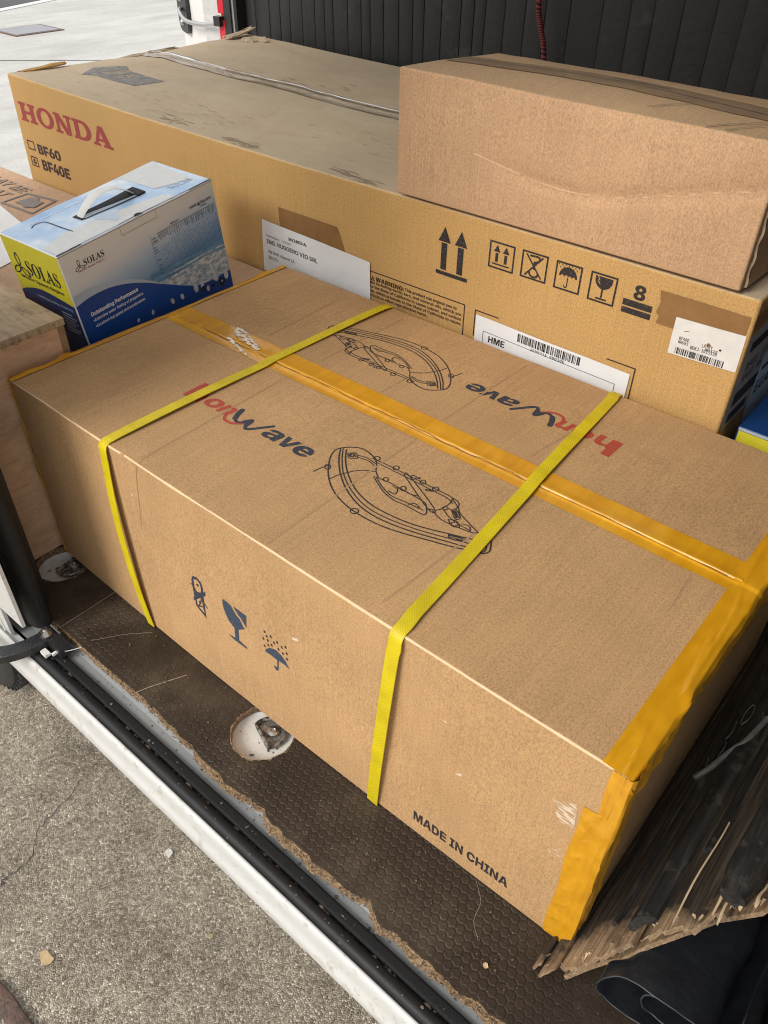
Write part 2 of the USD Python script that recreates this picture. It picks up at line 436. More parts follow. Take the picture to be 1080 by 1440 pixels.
plain('ring_metal', (.30, .285, .26), .42, metal=.7, var=.3, scale=120, bump=.0008, bscale=300, dirt=(.045, .038, .03), dirt_at=.52, dirt_scale=90)
plain('cup_white', (.64, .62, .58), .5, var=.06, scale=30, dirt=(.10, .08, .06), dirt_at=.655, dirt_scale=260)
plain('cup_grey', (.62, .60, .57), .5, var=.15, scale=60, dirt=(.16, .13, .10), dirt_at=.66, dirt_scale=200)
plain('lining', (.0135, .0125, .0112), .55, var=.25, scale=9, bump=.001, bscale=60, dirt=(.06, .058, .052), dirt_at=.64, dirt_scale=5)
plain('lining_seam', (.0125, .0115, .0105), .7)
mat('added_translucent_roof', {'d': ('diffuse_bsdf', {'color': (.80, .79, .76)}), 't': ('translucent_bsdf', {'color': (.85, .83, .79)}), 'm': ('mix_closure', {'fac': .42})}, [('d.BSDF', 'm.closure1'), ('t.BSDF', 'm.closure2')], surface='m.closure')
mat('added_window_glass', {'f': ('fresnel', {'IOR': 1.5}), 't': ('transparent_bsdf', {'color': (.90, .93, .92)}), 'g': ('glossy_bsdf', {'roughness': .02}), 'm': ('mix_closure', {})}, [('f.fac', 'm.fac'), ('t.BSDF', 'm.closure1'), ('g.BSDF', 'm.closure2')], surface='m.closure')
plain('tail_red', (.55, .012, .03), .2, var=.08, scale=30, coat=.6)
plain('cord_red', (.28, .03, .025), .7, var=.4, scale=300)
plain('black_seam', (.006, .006, .006), .7)
plain('chip_edge', (.27, .175, .092), .85, var=.6, scale=420, bump=.002, bscale=500, dirt=(.07, .045, .026), dirt_at=.52, dirt_scale=240)
plain('scratch', (.30, .24, .18), .8, var=.4, scale=200)

mat('floor_film', {
    'tc': ('texture_coordinate', {}), 'n': ('noise_texture', {'scale': 7.0, 'detail': 8.0, 'roughness': .68}),
    'r': ('rgb_ramp', {'ramp': [(.3, (.017, .0105, .0065)), (.5, (.031, .021, .0130)), (.72, (.075, .056, .038))]}),
    'n2': ('noise_texture', {'scale': 420.0, 'detail': 4.0}), 'r2': ('rgb_ramp', {'ramp': [(.3, (.7, .7, .7)), (.7, (1.25, 1.22, 1.2))]}),
    'm': ('mix_color', {'blend_type': 'multiply', 'fac': 1.0, 'use_clamp': False}),
    'fl': ('noise_texture', {'scale': 330.0, 'detail': 1.0}), 'flr': ('rgb_ramp', {'ramp': [(.74, (0, 0, 0)), (.79, (.7, .7, .7))]}), 'm3': ('mix_color', {'b': (.26, .23, .19)}),
    'b': ('bump', {'strength': .8, 'distance': .0006}),
    'p': ('principled_bsdf', {'roughness': .55, 'specular_ior_level': .4}),
}, [('tc.object', 'n.vector'), ('n.fac', 'r.fac'), ('tc.object', 'n2.vector'), ('n2.fac', 'r2.fac'), ('r.color', 'm.a'), ('r2.color', 'm.b'), ('tc.object', 'fl.vector'), ('fl.fac', 'flr.fac'),
    ('m.result', 'm3.a'), ('flr.color', 'm3.fac'), ('m3.result', 'p.base_color'), ('n2.fac', 'b.height'), ('b.normal', 'p.normal')])

# ground
mat('asphalt', {
    'tc': ('texture_coordinate', {}),
    'v': ('voronoi_texture', {'scale': 270.0, 'randomness': 1.0}),
    'vs': ('separate_color', {}),
    'vr': ('rgb_ramp', {'ramp': [(0.0, (.22, .187, .143)), (.35, (.38, .330, .255)), (.7, (.49, .432, .342)), (.93, (.62, .552, .448)), (1.0, (.80, .74, .63))]}),
    've': ('voronoi_texture', {'feature': 'distance_to_edge', 'scale': 270.0}),
    'ver': ('rgb_ramp', {'ramp': [(0.0, (.36, .34, .31)), (.16, (1, 1, 1))]}),
    'm1': ('mix_color', {'blend_type': 'multiply', 'fac': 1.0}),
    'n': ('noise_texture', {'scale': 6.0, 'detail': 7.0, 'roughness': .65}),
    'nr': ('rgb_ramp', {'ramp': [(.3, (.62, .60, .58)), (.5, (.95, .95, .95)), (.7, (1.28, 1.27, 1.24))]}),
    'm2': ('mix_color', {'blend_type': 'multiply', 'fac': 1.0, 'use_clamp': False}),
    'st': ('noise_texture', {'scale': 22.0, 'detail': 6.0, 'roughness': .7}),
    'sr': ('rgb_ramp', {'ramp': [(.62, (0, 0, 0)), (.74, (.55, .55, .55))]}),
    'm3': ('mix_color', {'b': (.085, .078, .07)}),
    'hn': ('noise_texture', {'scale': 240.0, 'detail': 4.0}),
    'b0': ('bump', {'strength': 1.0, 'distance': .0035}),
    'b': ('bump', {'strength': 1.0, 'distance': .0025}),
    'p': ('principled_bsdf', {'roughness': .9, 'specular_ior_level': .25}),
}, [('tc.object', 'v.vector'), ('v.color', 'vs.color'), ('vs.r', 'vr.fac'), ('tc.object', 've.vector'), ('ve.distance', 'ver.fac'), ('vr.color', 'm1.a'), ('ver.color', 'm1.b'),
    ('tc.object', 'n.vector'), ('n.fac', 'nr.fac'), ('m1.result', 'm2.a'), ('nr.color', 'm2.b'), ('tc.object', 'st.vector'), ('st.fac', 'sr.fac'), ('m2.result', 'm3.a'), ('sr.color', 'm3.fac'),
    ('m3.result', 'p.base_color'), ('ve.distance', 'b0.height'), ('tc.object', 'hn.vector'), ('hn.fac', 'b.height'), ('b0.normal', 'b.normal'), ('b.normal', 'p.normal')])
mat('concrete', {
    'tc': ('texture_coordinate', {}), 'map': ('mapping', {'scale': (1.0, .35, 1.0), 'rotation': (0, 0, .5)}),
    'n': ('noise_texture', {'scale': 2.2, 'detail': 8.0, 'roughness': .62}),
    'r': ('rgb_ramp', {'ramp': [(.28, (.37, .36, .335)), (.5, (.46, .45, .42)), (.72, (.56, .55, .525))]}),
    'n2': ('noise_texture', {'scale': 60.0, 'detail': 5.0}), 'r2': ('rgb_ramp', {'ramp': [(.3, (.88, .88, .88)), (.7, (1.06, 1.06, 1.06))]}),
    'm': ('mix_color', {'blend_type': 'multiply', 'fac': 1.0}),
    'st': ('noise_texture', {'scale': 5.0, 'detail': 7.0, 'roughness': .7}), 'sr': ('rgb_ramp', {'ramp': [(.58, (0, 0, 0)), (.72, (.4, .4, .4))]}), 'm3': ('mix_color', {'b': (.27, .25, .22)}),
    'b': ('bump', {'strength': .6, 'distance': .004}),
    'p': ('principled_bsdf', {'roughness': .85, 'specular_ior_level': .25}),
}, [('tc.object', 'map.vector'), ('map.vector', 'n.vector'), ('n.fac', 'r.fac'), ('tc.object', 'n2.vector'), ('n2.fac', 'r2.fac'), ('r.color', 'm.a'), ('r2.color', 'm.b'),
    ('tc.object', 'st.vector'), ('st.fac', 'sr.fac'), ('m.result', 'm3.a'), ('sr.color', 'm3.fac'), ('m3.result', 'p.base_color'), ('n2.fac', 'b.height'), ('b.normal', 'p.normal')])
plain('road', (.07, .07, .07), .9, var=.2, scale=8)
plain('road_paint', (.62, .62, .60), .7, var=.1, scale=10)
plain('rust_iron', (.13, .075, .055), .65, var=.4, scale=70, bump=.002, bscale=160, dirt=(.06, .045, .035), dirt_at=.55, dirt_scale=50)
plain('gravel', (.12, .10, .085), .8, var=.5, scale=90, bump=.002, bscale=120)
plain('cover_grey', (.27, .27, .29), .7, var=.1, scale=10)
plain('leaf_dry', (.50, .36, .19), .7, var=.25, scale=90)
plain('pale_bit', (.62, .60, .55), .7, var=.15, scale=90)
plain('litter', (.13, .10, .075), .85, var=.6, scale=160)
plain('tyre', (.016, .016, .016), .75, var=.3, scale=60, bump=.002, bscale=160)

# other things
def wood(name, a, b, c, axis_scale=(9.0, 90.0, 90.0), rough=.65, bump=.0005, dirt=None):
    nodes = {'tc': ('texture_coordinate', {}), 'map': ('mapping', {'scale': axis_scale}),
             'n': ('noise_texture', {'scale': 1.0, 'detail': 8.0, 'roughness': .62, 'distortion': 1.6}),
             'r': ('rgb_ramp', {'ramp': [(.28, a), (.5, b), (.74, c)]}),
             'n2': ('noise_texture', {'scale': 9.0, 'detail': 5.0}), 'r2': ('rgb_ramp', {'ramp': [(.3, (.78, .78, .78)), (.7, (1.12, 1.12, 1.12))]}),
             'm': ('mix_color', {'blend_type': 'multiply', 'fac': 1.0}),
             'bu': ('bump', {'strength': 1.0, 'distance': bump}), 'p': ('principled_bsdf', {'roughness': rough, 'specular_ior_level': .35})}
    links = [('tc.object', 'map.vector'), ('map.vector', 'n.vector'), ('n.fac', 'r.fac'), ('tc.object', 'n2.vector'), ('n2.fac', 'r2.fac'), ('r.color', 'm.a'), ('r2.color', 'm.b'),
             ('n.fac', 'bu.height'), ('bu.normal', 'p.normal')]
    out = 'm.result'
    if dirt is not None:
        nodes['dn'] = ('noise_texture', {'scale': 26.0, 'detail': 7.0, 'roughness': .7}); nodes['dr'] = ('rgb_ramp', {'ramp': [(.55, (0, 0, 0)), (.68, (1, 1, 1))]}); nodes['dm'] = ('mix_color', {'b': dirt})
        links += [('tc.object', 'dn.vector'), ('dn.fac', 'dr.fac'), ('dr.color', 'dm.fac'), (out, 'dm.a')]; out = 'dm.result'
    mat(name, nodes, links + [(out, 'p.base_color')])
wood('crate_ply', (.48, .29, .165), (.60, .38, .225), (.68, .45, .28), axis_scale=(14, 14, 60))
wood('crate_top', (.30, .21, .125), (.44, .32, .20), (.54, .42, .28), axis_scale=(14, 70, 14), dirt=(.20, .14, .085))
wood('crate_edge', (.22, .13, .07), (.34, .21, .115), (.40, .26, .15), axis_scale=(30, 30, 200))
wood('old_ply', (.022, .017, .012), (.045, .034, .024), (.095, .07, .047), axis_scale=(130, 7, 130), dirt=(.012, .011, .010))
wood('bare_ply', (.16, .10, .055), (.30, .20, .115), (.42, .30, .18), axis_scale=(150, 9, 150), bump=.001, dirt=(.10, .065, .038))
wood('splinter', (.42, .29, .16), (.56, .42, .26), (.66, .52, .36), axis_scale=(120, 10, 120), bump=.001)
wood('dark_batten', (.010, .010, .010), (.020, .019, .018), (.050, .046, .040), axis_scale=(90, 6, 90), rough=.5, dirt=(.075, .068, .058))
plain('bag_rim_light', (.028, .031, .035), .4, var=.2, scale=60)  # paler than the vinyl: rim highlight put into the colour
plain('bag_vinyl', (.010, .0112, .0135), .33, var=.2, scale=20, bump=.006, bscale=16, spec=.5)
plain('wire_grey', (.09, .09, .085), .6, var=.3, scale=60)
plain('blue_print', (.008, .045, .16), .35, var=.1, scale=30)
plain('yellow_print', (.62, .55, .035), .4, var=.05, scale=30)
plain('navy_print', (.012, .032, .125), .38, var=.1, scale=30)
plain('royal_print', (.010, .055, .24), .36, var=.12, scale=14)
plain('band_print', (.42, .48, .56), .4, var=.05, scale=30)
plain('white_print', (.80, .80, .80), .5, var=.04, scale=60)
plain('silver_print', (.52, .53, .54), .35, var=.3, scale=110)
plain('dot_print', (.045, .075, .16), .6, var=.2, scale=100)
plain('grey_print', (.62, .63, .63), .4, var=.06, scale=60)
plain('pale_blue_print', (.50, .60, .72), .4, var=.1, scale=20)
plain('handle_card', (.66, .65, .62), .3, var=.08, scale=40, coat=.2)
plain('slot_dark', (.02, .018, .02), .8)
plain('board_edge', (.30, .24, .17), .8, var=.2, scale=200)
mat('foam_print', {'tc': ('texture_coordinate', {}), 'map': ('mapping', {'scale': (1.0, .7, 1.6)}), 'n': ('noise_texture', {'scale': 85.0, 'detail': 8.0, 'roughness': .75}),
    'r': ('rgb_ramp', {'ramp': [(.3, (.06, .15, .26)), (.45, (.22, .31, .38)), (.56, (.55, .56, .55)), (.7, (.76, .74, .70))]}), 'p': ('principled_bsdf', {'roughness': .4})},
    [('tc.object', 'map.vector'), ('map.vector', 'n.vector'), ('n.fac', 'r.fac'), ('r.color', 'p.base_color')])
mat('sea_print', {'tc': ('texture_coordinate', {}), 'map': ('mapping', {'scale': (1.0, 20, 160)}), 'n': ('noise_texture', {'scale': 1.0, 'detail': 6.0, 'roughness': .7}),
    'r': ('rgb_ramp', {'ramp': [(.3, (.05, .14, .26)), (.6, (.12, .27, .42)), (.75, (.36, .47, .54))]}), 'p': ('principled_bsdf', {'roughness': .4})},
    [('tc.object', 'map.vector'), ('map.vector', 'n.vector'), ('n.fac', 'r.fac'), ('r.color', 'p.base_color')])
# a pale sky fading to blue printed on the long side of the small box: the ramp runs down and along the printed face
mat('fade_print', {'tc': ('texture_coordinate', {}), 'sep': ('separate_xyz', {}), 'a': ('math', {'math_type': 'multiply_add', 'value2': -7.0, 'value3': 1.56}), 'y': ('math', {'math_type': 'multiply_add', 'value2': 1.1}),
    'n': ('noise_texture', {'scale': 12.0, 'detail': 4.0}), 'nn': ('math', {'math_type': 'multiply_add', 'value2': .12}),
    'r': ('rgb_ramp', {'ramp': [(0.0, (.78, .74, .68)), (.35, (.68, .68, .66)), (.62, (.36, .47, .60)), (1.0, (.085, .20, .38))]}), 'p': ('principled_bsdf', {'roughness': .4})},
    [('tc.object', 'sep.vector'), ('sep.z', 'a.value1'), ('sep.y', 'y.value1'), ('a.value', 'y.value3'), ('tc.object', 'n.vector'), ('n.fac', 'nn.value1'), ('y.value', 'nn.value3'), ('nn.value', 'r.fac'), ('r.color', 'p.base_color')])
mat('sky_print', {'tc': ('texture_coordinate', {}), 'n': ('noise_texture', {'scale': 9.0, 'detail': 6.0, 'roughness': .6}),
    'r': ('rgb_ramp', {'ramp': [(.34, (.24, .42, .70)), (.52, (.42, .57, .78)), (.70, (.76, .80, .84))]}), 'p': ('principled_bsdf', {'roughness': .35, 'coat_weight': .2})},
    [('tc.object', 'n.vector'), ('n.fac', 'r.fac'), ('r.color', 'p.base_color')])

plain('scuff', (.62, .50, .37), .8, var=.15, scale=200)
plain('seam_dark', (.16, .07, .008), .5, var=.3, scale=80)
plain('crease_kraft', (.33, .20, .095), .8, var=.2, scale=200)
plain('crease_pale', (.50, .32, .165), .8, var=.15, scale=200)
plain('dent_pale', (.60, .41, .25), .8, var=.15, scale=120)
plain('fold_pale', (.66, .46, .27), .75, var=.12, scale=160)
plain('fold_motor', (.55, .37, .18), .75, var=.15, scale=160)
plain('smudge', (.29, .215, .14), .8, var=.3, scale=160)
plain('crease_dark', (.16, .12, .085), .8, var=.3, scale=80)

# ------------------------------------------------------------------ ground
GZ = -0.55
def sheet(x0, y0, x1, y1, z): return tm([[x0, y0, z], [x1, y0, z], [x1, y1, z], [x0, y1, z]], [[0, 1, 2], [0, 2, 3]])
put('/World', 'ground', sheet(-60, -60, 60, 60, GZ), 'asphalt'); tag('/World/ground', 'rough grey brown aggregate ground beside the van sill', 'ground', kind='structure')
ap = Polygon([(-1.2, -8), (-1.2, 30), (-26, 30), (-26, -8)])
v, f = flat2d(ap); put('/World', 'concrete_yard', tm(np.c_[v, np.full(len(v), GZ + .004)], f), 'concrete'); tag('/World/concrete_yard', 'worn concrete yard past the open rear of the van, open light put into its pale tone', 'yard', kind='structure')  # pale base colour partly stands in for stronger light on the far ground
d = np.array([-.48, 1.26]); d /= np.linalg.norm(d); nrm2 = np.array([-d[1], d[0]]); base = np.array([-9.95, 5.15])
def along(w0, w1, l0=-14, l1=22): return Polygon([tuple(base + nrm2 * w + d * l) for w, l in ((w0, l0), (w0, l1), (w1, l1), (w1, l0))])
v, f = flat2d(along(.16, 5)); put('/World', 'road', tm(np.c_[v, np.full(len(v), GZ + .009)], f), 'road'); tag('/World/road', 'dark road strip at the far edge of the yard', 'road', kind='structure')
v, f = flat2d(along(0, .15)); put('/World', 'road_line', tm(np.c_[v, np.full(len(v), GZ + .009)], f), 'road_paint'); tag('/World/road_line', 'white painted line along the edge of the far road', 'road line', kind='structure')
# joints in the concrete
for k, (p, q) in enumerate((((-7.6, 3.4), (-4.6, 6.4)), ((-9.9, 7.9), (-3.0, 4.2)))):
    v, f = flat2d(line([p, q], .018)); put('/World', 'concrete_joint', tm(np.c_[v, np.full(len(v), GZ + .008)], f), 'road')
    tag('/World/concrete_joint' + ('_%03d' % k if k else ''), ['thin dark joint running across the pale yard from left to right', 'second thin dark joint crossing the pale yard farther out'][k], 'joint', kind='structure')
t = thing('drain_cover', 'flat grey square cover set into the far pale yard', 'drain cover', (-8.55, 4.82, GZ + .005))
put(t, 'plate', bx((-.22, -.26, 0), (.22, .26, .012)), 'cover_grey'); put(t, 'rim', cat(*[bx(a, b) for a, b in (((-.26, -.30, 0), (.26, -.265, .008)), ((-.26, .265, 0), (.26, .30, .008)), ((-.26, -.26, 0), (-.225, .26, .008)), ((.225, -.26, 0), (.26, .26, .008)))]), 'rust_iron')
# ground crack
cr = [(.0644, -.1484), (.091, -.2124), (.1063, -.2854), (.1439, -.3245), (.1459, -.3812), (.155, -.4018), (.175, -.47), (.16, -.56)]
jit = rng.normal(0, .003, (60, 2)); path = spline(cr, 8); path = path + jit[:len(path)]
v, f = flat2d(line(path, .0016)); put('/World', 'ground_crack', tm(np.c_[v, np.full(len(v), GZ + .003)], f), 'slot_dark'); tag('/World/ground_crack', 'thin dark crack wandering across the ground left of the sill', 'crack', kind='structure')
# rusty channel at the lower left corner
t = thing('drain_channel', 'rusty iron drain edge with dark gravel at the lower left corner', 'drain', (.345, -.492, GZ))
dd = np.array([.0988, .0015]); dd /= np.linalg.norm(dd)
P = [];
xs = np.linspace(-1.5, 1.2, 60)
prof = [(0.004, 0.002), (0.002, .010), (-.010, .013), (-.024, .012), (-.028, .003)]
P = np.array([[[x, y + .002 * math.sin(x * 37) + .0015 * math.sin(x * 91), z] for y, z in prof] for x in xs])
V, F = grid_sheet(P); put(t, 'iron_rim', tm(V, F), 'rust_iron', smooth=40)
st = []
for k in range(420):
    s = trimesh.creation.icosphere(1, 1.0); s.vertices *= (rng.uniform(.003, .010, 3)); s.vertices += rng.normal(0, .0008, s.vertices.shape)
    s.apply_translation((rng.uniform(-.5, .4), -.032 - rng.uniform(0, .13), rng.uniform(.001, .006))); st.append(s)
put(t, 'gravel', cat(*st), 'gravel', smooth=True, kind='stuff')
def leaf(name, label, catg, pos, r, m, curl=.004):
    a = np.linspace(0, 2 * np.pi, 9)[:-1]; rr = r * (1 + rng.normal(0, .22, 8))
    top = np.c_[rr * np.cos(a), .75 * rr * np.sin(a), curl * np.abs(np.cos(a)) + .002]
    v = np.vstack([[0, 0, .0015], top, [0, 0, .0005], top - [0, 0, .0008]]); F = []
    for i in range(8):
        j = (i + 1) % 8; F += [[0, 1 + i, 1 + j], [9, 10 + j, 10 + i], [1 + i, 10 + i, 10 + j], [1 + i, 10 + j, 1 + j]]
    tag(put('/World', name, tm(v + np.array(pos), F), m), label, catg)
leaf('dry_leaf', 'small pale tan leaf scrap lying on the rough ground', 'leaf', (.3428, -.4138, GZ + .001), .013, 'leaf_dry')
leaf('gum_spot', 'small whitish blob stuck to the ground beside the white sill', 'litter', (.3528, -.135, GZ + .001), .011, 'pale_bit', .002)
leaf('paper_scrap', 'tiny pale speck on the ground nearest the sill middle', 'litter', (.5469, -.185, GZ + .001), .005, 'leaf_dry', .002)

# ------------------------------------------------------------------ van
van = thing('van', 'white panel van with open side and rear doors and dark lined load bay', 'van')
def yb(x):
    x = np.asarray(x, float)
    t = np.interp(x, [0.085, .30, .418, .50, .538, .60, .642, .683, .713, .76, .83, .892, .92, .96, 1.05, 1.1, 1.6], [-.116, -.1165, -.114, -.118, -.122, -.126, -.127, -.119, -.129, -.127, -.129, -.118, -.130, -.126, -.128, -.121, -.122])
    p = np.c_[x * 55, x * 0, x * 0]; w = np.clip((x - .33) / .12, .12, 1)
    return t + w * (.010 * (meshkit.fbm(p, 4, 3) - .5))
RC, RR = [(.597, -.033), (.028, -.025)], [.049, .047]
def ragged_disc(c, r, seed):
    a = np.linspace(0, 2 * np.pi, 73)[:-1]; rr = r + .0022 * (meshkit.fbm(np.c_[np.cos(a) * 3 + seed, np.sin(a) * 3, a * 0], 4, 5) - .5) * 2
    return Polygon(np.c_[c[0] + rr * np.cos(a), c[1] + rr * np.sin(a)])
holes = [ragged_disc(c, r, k) for k, (c, r) in enumerate(zip(RC, RR))]
def edge_poly(x0, x1):
    xs = np.arange(x0, x1 + 1e-6, .004)
    return Polygon([(x, y) for x, y in zip(xs, yb(xs))] + [(x1, 1.5), (x0, 1.5)])
JX = .165
for k, (x0, x1) in enumerate(((-1.12, JX - .0016), (JX + .0016, 1.56))):
    g = edge_poly(max(x0, .03) if k == 0 else x0, x1)
    if k == 0: g = g.union(sbox(x0, -.118, .031, 1.5))
    for h in holes: g = g.difference(h)
    m = trimesh.creation.extrude_polygon(g, .0115, engine='earcut'); m.apply_translation((0, 0, -.012))
    bpath = put(van, 'floor_board', m, 'floor_film')
    # hexagonal anti-slip relief
    pitch = .0131; V, F = [], []; n = 0
    rows = np.arange(-.16, 1.10 if k else .14, pitch * .866)
    gi = g.buffer(-.0055)
    from shapely import prepare, contains_xy
    prepare(gi)
    for ri, y in enumerate(rows):
        xs = np.arange(.02 if k == 0 else x0, x1, pitch) + (ri % 2) * pitch / 2
        keep = contains_xy(gi, xs, np.full(len(xs), y))
        if y > .03: keep &= xs > 1.10
        for x in xs[keep]:
            wear = meshkit.fbm(np.array([[x * 5, y * 5, 1.3]]), 3, 9)[0]
            h = .00012 + .0007 * np.clip((wear - .30) * 2.6, 0, 1)
            a = np.linspace(0, 2 * np.pi, 7)[:-1] + math.pi / 6
            r0, r1 = pitch * .525, pitch * .40
            o = np.c_[x + r0 * np.cos(a), y + r0 * np.sin(a), np.full(6, .00005 - .0004)]; i_ = np.c_[x + r1 * np.cos(a), y + r1 * np.sin(a), np.full(6, h - .0004)]
            V.append(np.vstack([o, i_, [[x, y, h * .85 - .0004]]]))
            for q in range(6):
                w = (q + 1) % 6
                F += [[n + q, n + w, n + 6 + w], [n + q, n + 6 + w, n + 6 + q], [n + 6 + q, n + 6 + w, n + 12]]
            n += 13
    if V: put(bpath, 'hexagon_tread', tm(np.vstack(V), F), 'floor_film', kind='stuff')
# broken chipboard edge in front of the boards
xs = np.arange(.085, 1.56, .0016)
tt = np.linspace(0, 1, 7)
top = yb(xs) + .0008
wdt = .0025 + .0055 * np.clip((meshkit.fbm(np.c_[xs * 22, xs * 0, xs * 0], 3, 11) - .30) * 2.2, 0, 1) * np.clip((xs - .30) / .15, .15, 1)
P = np.zeros((len(xs), len(tt), 3)); P[..., 0] = xs[:, None]
P[..., 1] = (top[:, None] - wdt[:, None] * tt[None])
P[..., 2] = -.0003 - .018 * tt[None] ** 1.3
q = P.reshape(-1, 3) * 260; nz = (meshkit.fbm(q, 3, 21) - .5).reshape(len(xs), -1)
P[:, 1:, 1] += .005 * nz[:, 1:]; P[:, 1:, 2] += .0055 * nz[:, 1:]
V, F = grid_sheet(P); put(van, 'chipboard_edge', tm(V, F[:, ::-1]), 'chip_edge')
# loose chips along the edge
chips = []
for k in range(520):
    x = rng.uniform(.3, 1.5); c = trimesh.creation.box((rng.uniform(.002, .007), rng.uniform(.0006, .0016), rng.uniform(.0003, .0008)))
    c.apply_transform(trimesh.transformations.euler_matrix(*rng.uniform(-.6, .6, 2), rng.uniform(0, 3.1)))
    c.apply_translation((x, float(yb(np.array([x]))[0]) - rng.uniform(-.001, .009), -rng.uniform(0.0, .008))); chips.append(c)
put(van, 'wood_chips', cat(*chips), 'chip_edge', kind='stuff')
# floor scratches / seams in the film
for pts, w in ((((.385, -.116), (.395, -.09), (.419, -.04)), .0016), (((.30, -.02), (.27, -.05), (.235, -.10)), .0007), (((.985, -.006), (1.005, -.025), (1.012, -.05), (1.03, -.066)), .0005)):
    v, f = flat2d(line(spline(pts, 6), w)); put(van, 'scratch', tm(np.c_[v, np.full(len(v), .0009)], f), 'scratch')
v, f = flat2d(sbox(JX - .0016, -.117, JX + .0016, .0)); put(van, 'board_joint', tm(np.c_[v, np.full(len(v), -.0022)], f), 'scratch')
# pan below, grey sill, seals, white sill
put(van, 'floor_pan', bx((-1.15, -.165, -.16), (1.6, 1.55, -.034)), 'sill_grey')
put(van, 'grey_sill', extrude_x([(-.09, -.0335), (-.09, -.0225), (-.112, -.0235), (-.122, -.0285), (-.1395, -.0305), (-.1395, -.0335)][::-1], .06, 1.6, .04), 'sill_grey', smooth=20)
def lobe(cy, cz, w, h, n=14, flat=0):
    a = np.linspace(0, np.pi, n); e = 2 / (2.0 + flat)
    return [(cy - w, cz - .012)] + [(cy - w * np.sign(math.cos(t)) * abs(math.cos(t)) ** e, cz + h * abs(math.sin(t)) ** e) for t in a] + [(cy + w, cz - .012)]
wob = lambda P: P + np.stack([0 * P[..., 0], .0008 * (meshkit.fbm(P * [9, 0, 0], 2, 4) - .5), .0012 * (meshkit.fbm(P * [7, 0, 0] + 5, 2, 5) - .5)], -1)
put(van, 'rubber_seal', extrude_x(lobe(-.1480, -.030, .0088, .0085, flat=2.5), .135, 1.6, .02, wob), 'rubber_rough', smooth=50)
put(van, 'rubber_seal', extrude_x(lobe(-.1685, -.031, .0102, .0115), .135, 1.6, .02, wob), 'rubber', smooth=50)
sp = [(-.160, -.034), (-.178, -.034), (-.1795, -.0285), (-.1815, -.0275), (-.1845, -.0285), (-.1870, -.032), (-.1885, -.040), (-.1893, -.052), (-.1905, -.064), (-.1935, -.070), (-.1955, -.078), (-.1955, -.092), (-.193, -.101), (-.186, -.106), (-.16, -.108)]
put(van, 'white_sill', extrude_x(sp[::-1], .045, 1.62, .03), 'van_white', smooth=50)
# litter on seals and sill: uncounted specks
bits = []
for k in range(520):
    y = rng.choice([-.1585, rng.uniform(-.178, -.10)], p=[.3, .7]); x = rng.uniform(.13, 1.2); z = {True: -.0285}.get(y == -.1585, np.interp(y, [-.178, -.168, -.158, -.148, -.139, -.12, -.11], [-.0265, -.0193, -.0275, -.0213, -.0302, -.0278, -.0235]))
    s = rng.uniform(.0006, .0019) * (1.9 if y == -.1585 and rng.random() < .35 else 1)
    c = trimesh.creation.icosphere(0, 1.0); c.vertices *= s * rng.uniform(.4, 1.6, 3) * [1.3, 1, .6]; c.apply_translation((x, y + rng.normal(0, .0008), z + s * .3)); bits.append(c)
for k in range(160):
    x, y = rng.uniform(.13, 1.1), rng.uniform(-.11, -.004)
    s = rng.uniform(.0005, .0014); c = trimesh.creation.icosphere(0, 1.0); c.vertices *= s * rng.uniform(.5, 1.6, 3); c.apply_translation((x, y, .0012)); bits.append(c)
tag(put('/World', 'leaf_litter', cat(*bits), 'litter'), 'tiny dark crumbs and dirt scattered over the sill and floor', 'litter', kind='stuff')
leaf('white_chip', 'tiny cream chip on the hexagon floor near the dark bag', 'litter', (1.055, -.085, .001), .0045, 'leaf_dry', .001)
